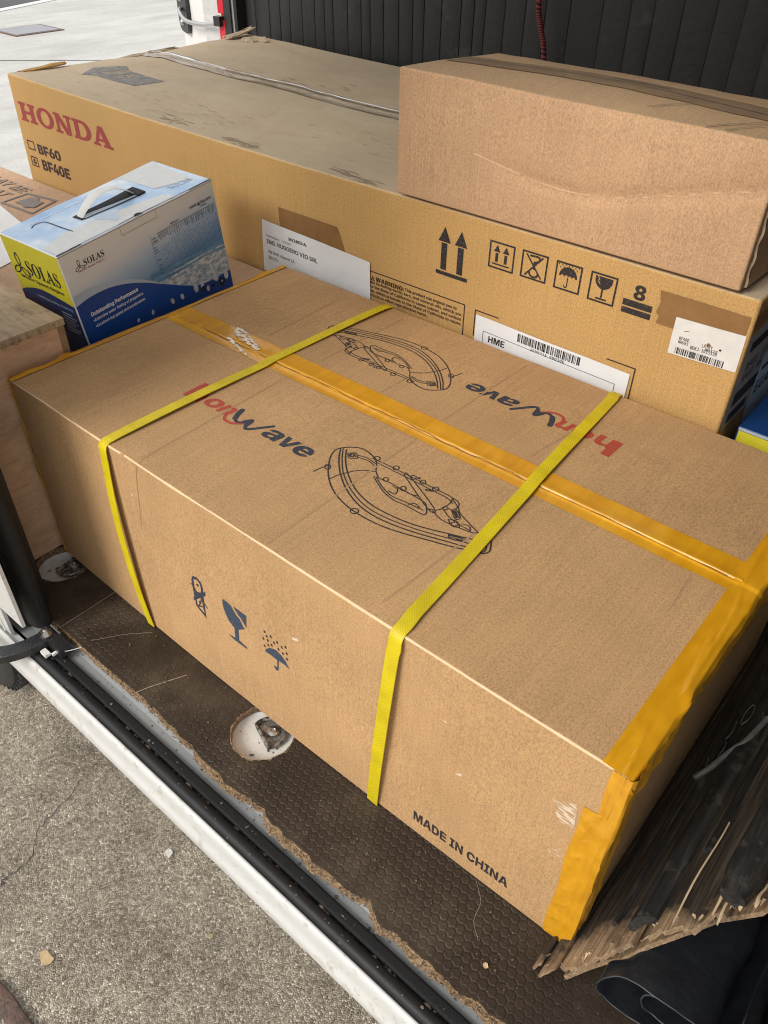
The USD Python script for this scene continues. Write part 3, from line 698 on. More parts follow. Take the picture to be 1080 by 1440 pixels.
# lashing rings
for k, (c, r) in enumerate(zip(RC, RR)):
    n = 40; a = np.linspace(0, 2 * np.pi, n, endpoint=False)
    rad, zz_ = np.array([1.0, .96, .86, .5, .02]) * (r + .004), np.array([-.0118, -.0142, -.0175, -.0185, -.0185])
    P = np.stack([np.c_[c[0] + q * np.cos(a), c[1] + q * np.sin(a), np.full(n, h)] for q, h in zip(rad, zz_)])
    P = np.concatenate([P, P[:, :1]], 1); V, F = grid_sheet(P)
    cup = put(van, 'lashing_cup', tm(V, F), 'cup_white' if k == 0 else 'cup_grey', smooth=50)
    tx, ty = (.5980, -.0220) if k == 0 else (.0310, -.0120)
    ang = np.radians(np.linspace(-46, 185, 22) if k == 0 else np.linspace(-105, 120, 22))
    arc = np.c_[tx + .0265 * np.cos(ang), ty + .0265 * np.sin(ang)]
    flat_ = arc[-1] + (arc[0] - arc[-1]) * np.linspace(.10, .90, 8)[:, None]
    ringp = np.vstack([arc, flat_])
    put(cup, 'ring', tube(np.c_[ringp, np.full(len(ringp), -.0115)], .0034, 10, closed=True), 'ring_metal', smooth=True)
    pl = Polygon(ringp).buffer(-.001); m = trimesh.creation.extrude_polygon(pl, .004, engine='earcut'); m.apply_translation((0, 0, -.018)); put(cup, 'ring_plate', m, 'ring_metal')
    bm = trimesh.creation.revolve(np.array([[0, .0], [.0095, 0], [.0105, .002], [.0095, .0045], [.0045, .006], [.0042, .0038], [0, .0035]]), sections=24); bm.apply_translation((tx + .0035, ty + .006, -.0145)); put(cup, 'bolt', bm, 'steel', smooth=40)
    for q in range(7):
        aa, rr_ = rng.uniform(0, 6.28), rng.uniform(.2, .85) * r; c2 = trimesh.creation.icosphere(1, 1.0); c2.vertices *= [.0035 * rng.uniform(.5, 1.3), .0015, .0008]
        c2.apply_transform(trimesh.transformations.rotation_matrix(rng.uniform(0, 3), [0, 0, 1])); c2.apply_translation((c[0] + rr_ * math.cos(aa), c[1] + rr_ * math.sin(aa), -.0168)); put(cup, 'dirt_flake', c2, 'litter', smooth=True)
    rim = np.array(holes[k].exterior.coords)[:-1]; m_ = len(rim); cen = np.array(c)
    rp = np.stack([np.c_[rim + (rim - cen) / r * o, np.full(m_, z)] for o, z in ((.0022, .0004), (.0002, .0006), (-.0006, -.002), (-.0002, -.012))]); rp[0, :, :2] += rng.normal(0, .0008, (m_, 2))
    rp = np.concatenate([rp, rp[:, :1]], 1); V, F = grid_sheet(rp); put(cup, 'broken_rim', tm(V, F[:, ::-1]), 'chip_edge')
# pillar and rear side panel with wheel arch
side = sbox(-1.15, -.28, .165, 1.74).difference(sbox(.09, -1, .2, .045)).difference(sbox(.04, -1, .2, -.03)).difference(Point(-.42, -.24).buffer(.435, quad_segs=24))
side = side.difference(sbox(-2, -.5, .2, -.115).difference(sbox(-1.2, -.5, -.8, 0)))
side = side.difference(sbox(-1.02, .62, -.02, 1.45))  # unseen opening, cut to let light onto the crate
m = trimesh.creation.extrude_polygon(side, .006, engine='earcut')
m.apply_transform(np.array([[1, 0, 0, 0], [0, 0, -1, -.169], [0, 1, 0, 0], [0, 0, 0, 1.0]])); put(van, 'side_panel', m, 'van_white')
put(van, 'side_window', sheet(-1.03, .0, -.01, .84, 0).apply_transform(np.array([[1, 0, 0, 0], [0, 0, -1, -.166], [0, 1, 0, .615], [0, 0, 0, 1.0]])), 'added_window_glass')  # added window, out of view, to light the crate and small box
gr = spline([(.02, .03), (.045, .045), (.06, .03), (.075, -.02), (.08, -.06)], 6)
put(van, 'pressed_groove', tube(np.c_[gr[:, 0] - .01, np.full(len(gr), -.1755), gr[:, 1] + .02], .0022, 6), 'cup_grey', smooth=True)
def post(x0, x1, y, r, z0, z1, m):
    # rounded vertical seal lobe that bends forward along the sill at its foot
    cx, w = (x0 + x1) / 2, (x1 - x0) / 2
    zs = np.r_[np.linspace(z1, .05, 14), .03, .012, z0]
    a = np.linspace(0, 2 * np.pi, 17)[:-1]
    P = np.array([[[cx + w * np.cos(t) * .999, y + r * np.sin(t), z] for t in a] for z in zs])
    bend = np.clip((.05 - P[..., 2]) / .08, 0, 1) ** 2 * .012
    P[..., 0] += bend
    P = np.concatenate([P, P[:, :1]], 1); V, F = grid_sheet(P); put(van, 'pillar_seal', tm(V, F), m, smooth=True)
post(.030, .0855, -.134, .020, -.03, 1.72, 'rubber'); post(.086, .1455, -.130, .019, .0, 1.72, 'rubber')
put(van, 'pillar_trim', bx((-.02, -.109, -.03), (.085, -.09, 1.72)), 'black_plastic')
# roof, far wall, bulkhead, front pillar
put(van, 'roof', sheet(-1.14, -.14, .42, 1.60, 1.745), 'added_translucent_roof')  # unseen; made translucent to let daylight into the load bay
put(van, 'roof_sheet', bx((.46, -.134, 1.735), (1.579, 1.584, 1.755)), 'lining')  # unseen front half, opaque so the right side stays dark
put(van, 'roof_rib', bx((.421, -.134, 1.721), (.459, 1.584, 1.77)), 'van_white')
put(van, 'roof_frame', cat(*[bx(a, b_) for a, b_ in (((-1.17, -.20, 1.721), (1.64, -.135, 1.78)), ((-1.17, 1.585, 1.721), (1.64, 1.63, 1.78)), ((-1.17, -.134, 1.721), (-1.12, 1.584, 1.78)), ((1.58, -.134, 1.721), (1.64, 1.584, 1.78)))]), 'van_white')
put(van, 'outer_wall', bx((-1.13, 1.585, -.16), (1.62, 1.62, 1.72)), 'van_white')
put(van, 'bulkhead', bx((1.335, -.06, -.033), (1.375, 1.56, 1.72)), 'lining')  # unseen; set close in to keep light off the carton end
put(van, 'front_pillar', bx((1.335, -.18, -.033), (1.42, -.062, 1.72)), 'black_plastic')  # unseen; dark so it bounces no light onto the carton end
# corrugated dark lining of the far wall
xs = []; x = -1.13; i = 0
while x < 1.33:
    w = .050 + .012 * math.sin(i * 1.7) + (.02 if x > -.1 else 0) + rng.uniform(-.006, .006); xs.append((x, min(x + w, 1.333))); x += w; i += 1
for a_, b_ in xs:
    u = np.linspace(0, 1, 7); zz_ = np.linspace(-.033, 1.718, 24)
    P = np.zeros((7, 24, 3)); P[..., 0] = (a_ + .0015 + (b_ - a_ - .003) * u)[:, None]
    P[..., 1] = 1.572 - .0032 * np.sin(np.pi * np.clip(u, .0, 1))[:, None] ** .5 - .006 * (meshkit.fbm(np.stack([P[..., 0] * 3, np.zeros((7, 24)), np.broadcast_to(zz_, (7, 24)) * 4], -1), 3, 2) - .5)
    P[..., 2] = zz_; P[..., 0] += .012 * (meshkit.fbm(np.stack([P[..., 0] * 2, np.zeros((7, 24)), np.broadcast_to(zz_, (7, 24)) * 3], -1), 2, 8) - .5) * 0.6
    V, F = grid_sheet(P); put(van, 'lining_panel', tm(V, F), 'lining', smooth=True)
put(van, 'lining_back', bx((-1.13, 1.574, -.033), (1.333, 1.583, 1.718)), 'lining_seam')
# rear corner post
put(van, 'corner_seal', bx((-1.146, 1.535, -.1), (-1.131, 1.60, 1.72)), 'black_seam')
put(van, 'corner_strip', bx((-1.163, 1.54, -.1), (-1.147, 1.60, 1.72)), 'steel')
put(van, 'corner_trim', bx((-1.196, 1.535, -.15), (-1.164, 1.60, 1.72)), 'black_plastic')
put(van, 'tail_lamp', cat(bx((-1.226, 1.535, .40), (-1.197, 1.62, .617)), bx((-1.226, 1.535, .637), (-1.197, 1.62, 1.1)), bx((-1.222, 1.545, .617), (-1.199, 1.62, .637))), 'tail_red')
put(van, 'corner_post', bx((-1.222, 1.622, -.2), (-1.135, 1.68, 1.72)), 'van_white')
# rear door swung wide open, its check plate and stay rod
hd = np.array([-.86, .43]); hd /= np.linalg.norm(hd); hn = np.array([hd[1], -hd[0]]) * -1
H0 = np.array([-1.235, 1.655]); L_ = .86
def dpt(s, o, z): return np.r_[H0 + hd * s + hn * o, z]
def dbox(s0, s1, o0, o1, z0, z1):
    b = trimesh.creation.box((s1 - s0, o1 - o0, z1 - z0)); b.apply_translation(((s0 + s1) / 2, (o0 + o1) / 2, (z0 + z1) / 2))
    m4 = np.eye(4); m4[:2, 0] = hd; m4[:2, 1] = hn; m4[:2, 3] = H0; b.apply_transform(m4); return b
dr_ = put(van, 'rear_door', dbox(0, L_ - .45, 0, .05, -.2, 1.35), 'van_white')
put(dr_, 'door_edge', dbox(L_ - .447, L_, -.012, .045, -.2, 1.35), 'paper_worn')
pl = Polygon([(-.09, -.075), (.09, -.075), (.09, .085), (-.09, .085)]).buffer(-.05).buffer(.05, quad_segs=6)
m = trimesh.creation.extrude_polygon(pl, .016, engine='earcut')
M4 = np.eye(4); M4[:3, 0] = [hd[0], hd[1], 0]; M4[:3, 1] = [0, 0, 1]; M4[:3, 2] = [hn[0], hn[1], 0]
if np.linalg.det(M4[:3, :3]) < 0: m.faces = m.faces[:, ::-1]
M4[:3, 3] = dpt(.765, .047, .535); m.apply_transform(M4); put(dr_, 'check_plate', m, 'black_plastic')
sc = []
for zz_ in (-.038, .048):
    s = trimesh.creation.icosphere(2, .013); s.apply_translation(dpt(.765, .064, .535 + zz_)); sc.append(s)
put(dr_, 'plate_screw', sc[0], 'steel', smooth=True); put(dr_, 'plate_screw', sc[1], 'steel', smooth=True)
rod = spline([dpt(.76, .070, .545), dpt(.70, .085, .54), dpt(.55, .09, .53), dpt(.30, .07, .55), [-1.26, 1.555, .60], [-1.215, 1.532, .612]], 6)
put(dr_, 'stay_rod', tube(rod, .0085, 8), 'steel', smooth=True)
put(dr_, 'rod_clip', cat(bx((-1.236, 1.520, .600), (-1.205, 1.545, .628))), 'black_plastic')
# lower runner arm of the sliding door
ar = spline([(.168, -.132), (.166, -.155), (.158, -.190), (.138, -.221), (.095, -.245), (.02, -.262), (-.06, -.27)], 6)
hgt = np.array([[-.010, .004], [.006, .004], [.009, .001], [.009, -.014], [.006, -.017], [-.010, -.017], [-.012, -.014], [-.012, .001]])
T = np.gradient(ar, axis=0); T /= np.linalg.norm(T, axis=1, keepdims=True); Nn = np.c_[-T[:, 1], T[:, 0]]
P = np.array([[np.r_[a + n_ * h[0] * 1.25, .0 + h[1]] for h in hgt] for a, n_ in zip(ar, Nn)]); P = np.concatenate([P, P[:, :1]], 1)
V, F = grid_sheet(P); arm = put(van, 'door_arm', tm(V, F), 'arm_black', smooth=40)
k = len(ar)
hexn = trimesh.creation.cylinder(.0075, .008, sections=6); hexn.apply_translation((.166, -.143, .0105)); hx = trimesh.creation.cylinder(.0042, .005, sections=12); hx.apply_translation((.166, -.143, .0165))
put(arm, 'bolt', cat(hexn, hx), 'steel')
ws = trimesh.creation.cylinder(.0112, .0022, sections=24); ws.apply_translation((.166, -.143, .0055)); put(arm, 'washer', ws, 'steel')
put(arm, 'arm_foot', bx((.150, -.150, -.018), (.215, -.128, .002)), 'arm_black')
put(van, 'cable_tie', cat(tube(spline([(.195, -.163, -.010), (.206, -.150, -.008), (.220, -.135, -.006), (.232, -.118, -.003)], 4), .0007, 5), bx((.180, -.168, -.016), (.196, -.158, -.009)), bx((.199, -.158, -.014), (.204, -.150, -.009))), 'paper_worn')
# rear wheel under the side panel
wc = np.array([-.42, -.185, -.235])
prof = np.array([[.205, -.085], [.295, -.095], [.312, -.085], [.318, -.06], [.318, .06], [.312, .085], [.295, .095], [.205, .085]])
ty = trimesh.creation.revolve(prof, sections=64); ty.apply_transform(trimesh.transformations.rotation_matrix(math.pi / 2, [1, 0, 0])); ty.apply_translation((-.42, -.06, -.232))
wh = put(van, 'rear_wheel', ty, 'tyre', smooth=40)
tr = []
for q in range(60):
    for s in (-1, 0, 1):
        b = trimesh.creation.box((.012, .045, .020)); b.apply_translation((0, s * .056, .319)); b.apply_transform(trimesh.transformations.rotation_matrix(2 * math.pi * (q + .5 * (s == 0)) / 60, [0, 1, 0])); b.apply_translation((-.42, -.06, -.232)); tr.append(b)
put(wh, 'tread', cat(*tr), 'tyre', kind='stuff')

# red cord on the far wall
cd = spline([(-.002, 1.515, 1.71), (.004, 1.515, 1.1), (.012, 1.518, .80), (.026, 1.52, .73), (.046, 1.52, .66), (.06, 1.52, .45), (.05, 1.51, .05)], 14)
t = thing('red_cord', 'thin red braided cord hanging down the dark ribbed far wall', 'cord')
m_ = len(cd); sarr = np.linspace(0, 1, m_)
big = np.c_[np.interp(np.linspace(0, 1, 500), sarr, cd[:, 0]), np.interp(np.linspace(0, 1, 500), sarr, cd[:, 1]), np.interp(np.linspace(0, 1, 500), sarr, cd[:, 2])]
for ph, mm_ in ((0, 'cord_red'), (math.pi, 'black_seam')):
    w = np.linspace(0, 2 * np.pi * 62, 500) + ph; put(t, 'strand', tube(big + .0032 * np.c_[np.cos(w), np.sin(w), w * 0], .0042, 6), mm_, smooth=True)

# ------------------------------------------------------------------ the big banded carton
L0, W0, H0_ = 1.12, .6276, .384
boat = thing('banded_carton', 'largest front kraft carton with orange tape and two yellow straps', 'carton')
SEAM = .326
def D_boat(p):
    p = np.array(p, float); x, y, z = p[:, 0] / L0, p[:, 1] / W0, p[:, 2] / H0_
    b = np.sin(np.pi * np.clip(x, 0, 1)) * (1 - np.clip(y, 0, 1)) ** 2
    p[:, 1] -= .0085 * b * (1 - .55 * np.clip(z, 0, 1))
    mid = np.sin(np.pi * np.clip(x, 0, 1)) * np.sin(np.pi * np.clip(y, 0, 1))
    p[:, 2] += (.002 * mid + .0022 * np.clip((p[:, 1] - (SEAM - .001)) / .003, 0, 1) * np.clip((1 - y) * 3, 0, 1) * np.clip(x * 12, 0, 1)) * np.clip((z - .9) * 10, 0, 1)
    q = np.array(p); q[:, 0] *= .8
    amp = .0024 * (np.sin(np.pi * np.clip(z, 0, 1)) ** .5 + .6 * mid)
    p[:, 1] += amp * fbm(q, 7, 3, 1) * np.clip(1 - y * 4, 0, 1)
    p[:, 2] += .0022 * fbm(q, 6, 3, 2) * np.clip((z - .9) * 10, 0, 1)
    edge = np.clip(1 - np.hypot(p[:, 1] / .03, (p[:, 2] - H0_) / .03), 0, 1)
    e2 = edge * (fbm(q, 26, 3, 6) + 1.6 * np.clip(fbm(q * [1, .3, .3], 9, 2, 14) - .10, 0, 1) + 1.2 * np.exp(-((p[:, 0] - .318) / .018) ** 2)); p[:, 1] += .0032 * e2; p[:, 2] -= .0030 * e2
    return p
def carton_parts(parent, L, W, H, mats, D, r=.004, step=.025, mid=None, extra_y=()):
    V, F, N = rounded_box(L, W, H, r, step)
    if extra_y:
        pass
    V2 = D(V); N2 = vnormals(V2, F)
    body, fa, fb = split_flaps(V, F, mid if mid else W / 2, H)
    mm_, nn_ = sub_mesh(V2, F, N2, body); put(parent, 'carton_body', mm_, mats[0], normals=nn_)
    mm_, nn_ = sub_mesh(V2, F, N2, fa); put(parent, 'top_flap', mm_, mats[1], normals=nn_)
    mm_, nn_ = sub_mesh(V2, F, N2, fb); put(parent, 'top_flap', mm_, mats[1], normals=nn_)
carton_parts(boat, L0, W0, H0_, ('kraft_boat', 'kraft_boat'), D_boat, mid=SEAM, step=.0187, r=.0032)
def draped(parent, name, shape, mapper, m, off, D, fine=.02, label=None):
    v, f = flat2d(shape, fine)
    P = D(mapper(v, 0.0)); 
    n0 = mapper(v[:1] * 0, 1.0) - mapper(v[:1] * 0, 0.0)
    V = P + n0 * off
    e = np.cross(V[f[:, 1]] - V[f[:, 0]], V[f[:, 2]] - V[f[:, 0]]).sum(0)
    if e @ n0[0] < 0: f = f[:, ::-1]
    return put(parent, name, tm(V, f), m, smooth=True, label=label)
TOPM = lambda z: (lambda v, o: np.c_[v, np.full(len(v), z + o)])
FRONTM = lambda y: (lambda v, o: np.c_[v[:, 0], np.full(len(v), y - o), v[:, 1]])
bt, bf = TOPM(H0_), FRONTM(0.0)
INK = .0004
# logo: h, o, n in red, a swooping W and a, v, e in dark blue
IT = .22
def logo():
    red = [sbox(.2510, .1605, .2650, .2070), fit(text2d('n', 'bold', 80), .2575, .1605, .2880, .1885, .05), fit(text2d('o', 'bold', 80), .2915, .1635, .3235, .1895, IT), fit(text2d('n', 'bold', 80), .3265, .1640, .3510, .1890, IT),
           line(spline([(.3500, .1665), (.3560, .1575), (.3680, .1555), (.3790, .1595), (.3880, .1685)]), .0052)]
    dark = [line(spline([(.3590, .1915), (.3625, .180), (.3680, .1690)]), .0088), line(spline([(.3730, .1655), (.3800, .1640), (.3870, .1710), (.3935, .1800), (.3965, .1660), (.4010, .1605), (.4080, .1650), (.4180, .1780), (.4290, .1925)]), .0056),
            line(spline([(.386, .171), (.3925, .181), (.395, .168)]), .0085),
            fit(text2d('a', 'bold', 80), .427, .1640, .4580, .1890, IT), fit(text2d('v', 'bold', 80), .4600, .1640, .489, .1885, IT), fit(text2d('e', 'bold', 80), .4900, .1640, .521, .1890, IT)]
    return union_all(red), union_all(dark)
lr, ld = logo()
spin = lambda g: affinity.affine_transform(g, [-1, 0, 0, -1, 1.104, .662])
draped(boat, 'printed_logo', lr, bt, 'ink_red_orange', INK, D_boat); draped(boat, 'printed_logo', ld, bt, 'ink_navy', INK, D_boat)
draped(boat, 'printed_logo', spin(lr), bt, 'ink_red_orange', INK, D_boat); draped(boat, 'printed_logo', spin(ld), bt, 'ink_navy', INK, D_boat)
BOAT = {'hull':[(0.8304,0.1882),(0.8356,0.1771),(0.8319,0.1685),(0.8205,0.164),(0.798,0.1544),(0.7658,0.1438),(0.7156,0.1283),(0.6763,0.1234),(0.6398,0.1263),(0.6061,0.1375),(0.5786,0.156),(0.5582,0.1777),(0.5454,0.1972),(0.5424,0.2125),(0.5502,0.2247),(0.5652,0.2357),(0.5835,0.236),(0.6006,0.2303)],'in1':[(0.5454,0.2162),(0.5612,0.1956),(0.5859,0.1722),(0.6168,0.1515),(0.6526,0.1375),(0.6888,0.1343),(0.736,0.1421),(0.7859,0.1573),(0.824,0.1694)],'in2':[(0.5482,0.2186),(0.5646,0.1986),(0.5893,0.1751),(0.6198,0.156),(0.6542,0.1433),(0.6886,0.141),(0.7337,0.1483),(0.7838,0.1635),(0.823,0.1778)],'in3':[(0.5533,0.2199),(0.5684,0.2019),(0.5908,0.1814),(0.6226,0.1613),(0.6553,0.1505),(0.6876,0.1487),(0.7313,0.1546),(0.7806,0.1712),(0.8115,0.1837),(0.8222,0.193)],'cone':[(0.8007,0.192),(0.8084,0.1987),(0.8187,0.198),(0.827,0.1932),(0.8304,0.1882)],'cone2':[(0.824,0.1694),(0.8184,0.1739),(0.8202,0.1817),(0.8275,0.1818),(0.8311,0.1732),(0.8276,0.1678)],'far1':[(0.5957,0.229),(0.6242,0.2306),(0.6643,0.2312),(0.7031,0.2318),(0.73,0.2322),(0.7478,0.2297),(0.7544,0.2222),(0.7533,0.2115),(0.7455,0.21)],'far2':[(0.6035,0.2256),(0.6285,0.2254),(0.6684,0.2261),(0.7045,0.2265),(0.7317,0.2264),(0.7444,0.2222)],'deck1':[(0.5608,0.215),(0.5695,0.2226),(0.5792,0.2145),(0.5701,0.2075),(0.5608,0.215)],'deckin':[(0.5647,0.2142),(0.5699,0.2187),(0.5751,0.215),(0.5694,0.2111),(0.5647,0.2142)],'deck2':[(0.5763,0.2212),(0.5905,0.2245),(0.6081,0.2216)],'deck3':[(0.5799,0.2172),(0.5941,0.2204),(0.6092,0.2175)],'bow':[(0.5827,0.1548),(0.5869,0.1711),(0.6011,0.1954),(0.6206,0.2085)],'bow2':[(0.5858,0.2348),(0.5996,0.2314),(0.612,0.2199),(0.6206,0.2085),(0.6333,0.1992)],'floor1':[(0.6259,0.1975),(0.6426,0.1882),(0.6615,0.1796),(0.6813,0.176),(0.699,0.178),(0.7304,0.1792),(0.7198,0.1962),(0.7116,0.1998)],'floor2':[(0.6333,0.1992),(0.6544,0.2015),(0.6888,0.2008),(0.7116,0.1998)],'floor3':[(0.6282,0.1996),(0.6498,0.1879),(0.6715,0.181),(0.6923,0.1829),(0.7227,0.1856)],'seat':[(0.6553,0.2282),(0.6608,0.232),(0.7318,0.198),(0.7266,0.1916),(0.6553,0.2282)],'tr1':[(0.7266,0.1916),(0.7386,0.1995),(0.7418,0.22),(0.7383,0.2304)],'tr2':[(0.7335,0.1924),(0.7554,0.1857),(0.7878,0.189),(0.8007,0.192)],'tr3':[(0.7391,0.2293),(0.7564,0.2195),(0.7667,0.211),(0.8053,0.1961)],'tr4':[(0.7404,0.2055),(0.756,0.1974),(0.7715,0.1939),(0.7954,0.1924)],'blk1':[(0.7525,0.2091),(0.7561,0.2148),(0.7699,0.2052),(0.7667,0.199),(0.7525,0.2091)],'blk2':[(0.7599,0.1922),(0.7696,0.1965),(0.7802,0.189),(0.7702,0.1852),(0.7599,0.1922)],'blk3':[(0.7796,0.1968),(0.7881,0.1992),(0.7947,0.1934)],'bits1':[(0.6597,0.1985),(0.6692,0.1974),(0.6732,0.1871),(0.6616,0.1861)],'bits2':[(0.7013,0.1819),(0.7065,0.189),(0.7175,0.1854),(0.7078,0.184)],'pole':[(0.6669,0.2001),(0.6888,0.2008),(0.7,0.2041)],'hook':[(0.5534,0.1515),(0.5554,0.1622),(0.5592,0.1746)],'r1':[(0.5643,0.175),(0.5662,0.172),(0.5662,0.169),(0.5643,0.1674),(0.5613,0.1676),(0.5582,0.1697),(0.5564,0.1728),(0.5564,0.1757),(0.5583,0.1774),(0.5613,0.1771),(0.5643,0.175)],'r2':[(0.6595,0.1285),(0.6607,0.1255),(0.6599,0.1223),(0.6574,0.1201),(0.6541,0.1197),(0.6512,0.1213),(0.6499,0.1243),(0.6507,0.1275),(0.6533,0.1297),(0.6566,0.1301),(0.6595,0.1285)],'r3':[(0.5704,0.2182),(0.5715,0.2161),(0.5714,0.2142),(0.5702,0.213),(0.5682,0.2132),(0.5662,0.2145),(0.5651,0.2166),(0.5652,0.2186),(0.5665,0.2197),(0.5685,0.2195),(0.5704,0.2182)],'r4':[(0.6455,0.206),(0.6466,0.2036),(0.6463,0.2012),(0.6446,0.1998),(0.6423,0.1998),(0.6401,0.2013),(0.639,0.2037),(0.6393,0.2061),(0.641,0.2076),(0.6433,0.2075),(0.6455,0.206)],'r5':[(0.6771,0.2063),(0.6784,0.2035),(0.678,0.2009),(0.6762,0.1993),(0.6736,0.1994),(0.6712,0.2011),(0.67,0.2038),(0.6703,0.2065),(0.6721,0.2081),(0.6747,0.208),(0.6771,0.2063)],'r6':[(0.6048,0.236),(0.6059,0.2333),(0.6053,0.2305),(0.6031,0.2287),(0.6003,0.2284),(0.5979,0.2299),(0.5968,0.2326),(0.5974,0.2354),(0.5995,0.2372),(0.6023,0.2375),(0.6048,0.236)],'r7':[(0.6399,0.2364),(0.6409,0.2338),(0.6403,0.2311),(0.6382,0.2292),(0.6355,0.229),(0.6331,0.2305),(0.6321,0.2331),(0.6327,0.2358),(0.6348,0.2377),(0.6376,0.2379),(0.6399,0.2364)],'r8':[(0.672,0.2351),(0.6731,0.2326),(0.6725,0.23),(0.6707,0.2284),(0.6682,0.2283),(0.666,0.2298),(0.665,0.2323),(0.6655,0.2349),(0.6673,0.2365),(0.6698,0.2366),(0.672,0.2351)],'r9':[(0.6887,0.2353),(0.6897,0.2328),(0.6892,0.2303),(0.6873,0.2287),(0.6849,0.2286),(0.6828,0.2301),(0.6818,0.2326),(0.6823,0.2351),(0.6841,0.2368),(0.6866,0.2368),(0.6887,0.2353)],'r10':[(0.7118,0.2348),(0.7127,0.2323),(0.712,0.2296),(0.7099,0.2278),(0.7074,0.2276),(0.7052,0.229),(0.7043,0.2316),(0.7051,0.2342),(0.7071,0.236),(0.7097,0.2362),(0.7118,0.2348)],'r11':[(0.7756,0.1932),(0.7762,0.1908),(0.7751,0.1881),(0.7728,0.1861),(0.7701,0.1855),(0.7681,0.1867),(0.7675,0.1891),(0.7685,0.1919),(0.7708,0.1939),(0.7735,0.1944),(0.7756,0.1932)],'r12':[(0.7455,0.21),(0.7462,0.208),(0.7457,0.2059),(0.7441,0.2045),(0.7421,0.2044),(0.7404,0.2055),(0.7398,0.2075),(0.7403,0.2096),(0.7419,0.211),(0.7439,0.2111),(0.7455,0.21)]}
dl = []
for kk, pts in BOAT.items():
    if len(pts) < 3: dl.append(line(pts, .0045, 2)); continue
    cl = math.dist(pts[0], pts[-1]) < 1e-4
    dl.append(line(spline(pts, 5), .0021 if kk in ('hull', 'in1', 'in3') else .0017, 1))
dl.append(Polygon([(.7771, .169), (.787, .1728), (.8017, .1767), (.8027, .1696), (.7905, .1646), (.7806, .1631)]).difference(union_all([line([(.781, .1670), (.799, .1735)], .0012), line([(.784, .1655), (.790, .1675)], .001)])))
dl.append(Polygon(BOAT['blk1']).buffer(-.001)); dl.append(Point(.676, .236).buffer(.0024)); dl.append(line([(.70, .222), (.708, .226)], .004))
dg = union_all(dl)
draped(boat, 'boat_drawing', dg, bt, 'ink', INK, D_boat, .03); draped(boat, 'boat_drawing', spin(dg), bt, 'ink', INK, D_boat, .03)
# care marks on the front
m1 = Polygon([(.4372, .212), (.4421, .2224), (.4523, .2248), (.4602, .2204), (.4632, .2086), (.4612, .1945), (.4591, .1421), (.4376, .1552), (.4369, .1785)])
m1 = m1.difference(union_all([Polygon([(.4421, .2151), (.4514, .2199), (.4572, .215), (.4583, .2044), (.4562, .196), (.4442, .190), (.4415, .1960)]), Polygon([(.4413, .1760), (.4548, .1833), (.4560, .1659), (.4413, .1600)]), Polygon([(.442, .1575), (.4555, .163), (.457, .1500)])]))
m1 = union_all([m1, Polygon([(.4343, .1728), (.4672, .204), (.4666, .1957), (.4336, .1645)]), line([(.435, .2016), (.4659, .1696)], .0026), line([(.4437, .1567), (.4657, .203)], .0026)])
draped(boat, 'care_mark', m1, bf, 'ink_navy', INK, D_boat); [draped(boat, 'care_mark_dot', g_, bf, 'ink_brown', INK, D_boat) for g_ in (Point(.4508, .2083).buffer(.0028), Point(.4494, .1708).buffer(.0026))]
m2 = union_all([Polygon([(.5092, .2186), (.5191, .2187), (.5266, .2169), (.5372, .203), (.5433, .201), (.5524, .1846), (.5393, .1744), (.527, .1712), (.5164, .1792), (.5089, .197), (.5075, .2087)]), Polygon([(.5322, .2195), (.5612, .2193), (.5578, .1916), (.5476, .2041), (.543, .2071)]),
                Polygon([(.5292, .1767), (.5384, .1769), (.5359, .1473), (.5272, .1474)]), Polygon([(.5124, .1441), (.5161, .1456), (.5353, .1488), (.5544, .1443), (.5514, .1412), (.5262, .1405)])])
draped(boat, 'care_mark', m2, bf, 'ink_blue', INK, D_boat)
m3 = union_all([Polygon([(.595, .1725), (.6051, .185), (.6179, .1907), (.6296, .1877), (.6384, .1805), (.6446, .1698), (.6352, .1714), (.6279, .1709), (.6181, .1696), (.6059, .1705), (.5959, .1693)]), Polygon([(.6202, .1713), (.6232, .1724), (.6206, .1464), (.6154, .1435), (.611, .1494), (.6133, .1526), (.6181, .1505)])])
draped(boat, 'care_mark', m3, bf, 'ink_blue', INK, D_boat)
drops = [(.5987, .2144), (.6023, .2075), (.6112, .2134), (.5941, .1964), (.6038, .1999), (.6169, .2047), (.6238, .2109), (.5948, .1815), (.6036, .1895), (.6111, .1952), (.6327, .2074), (.6408, .2136), (.6252, .1972), (.6341, .1951), (.6422, .2015), (.6416, .189)]
draped(boat, 'rain_drops', union_all([Polygon([(x - .0021, y), (x - .0016, y - .0026), (x + .0016, y - .0026), (x + .0021, y), (x + .0002, y + .0033)]) for x, y in drops]), bf, 'ink_brown', INK, D_boat)
mi = text2d('MADE IN CHINA', 'bold', 72); b = mi.bounds
mi = affinity.affine_transform(mi, [(1.0255 - .8735) / (b[2] - b[0]), 0, 0, .0215, .8735, .0325]); mi = affinity.rotate(mi, .9, origin=(.95, .045))
draped(boat, 'printed_text', mi, bf, 'ink', INK, D_boat)
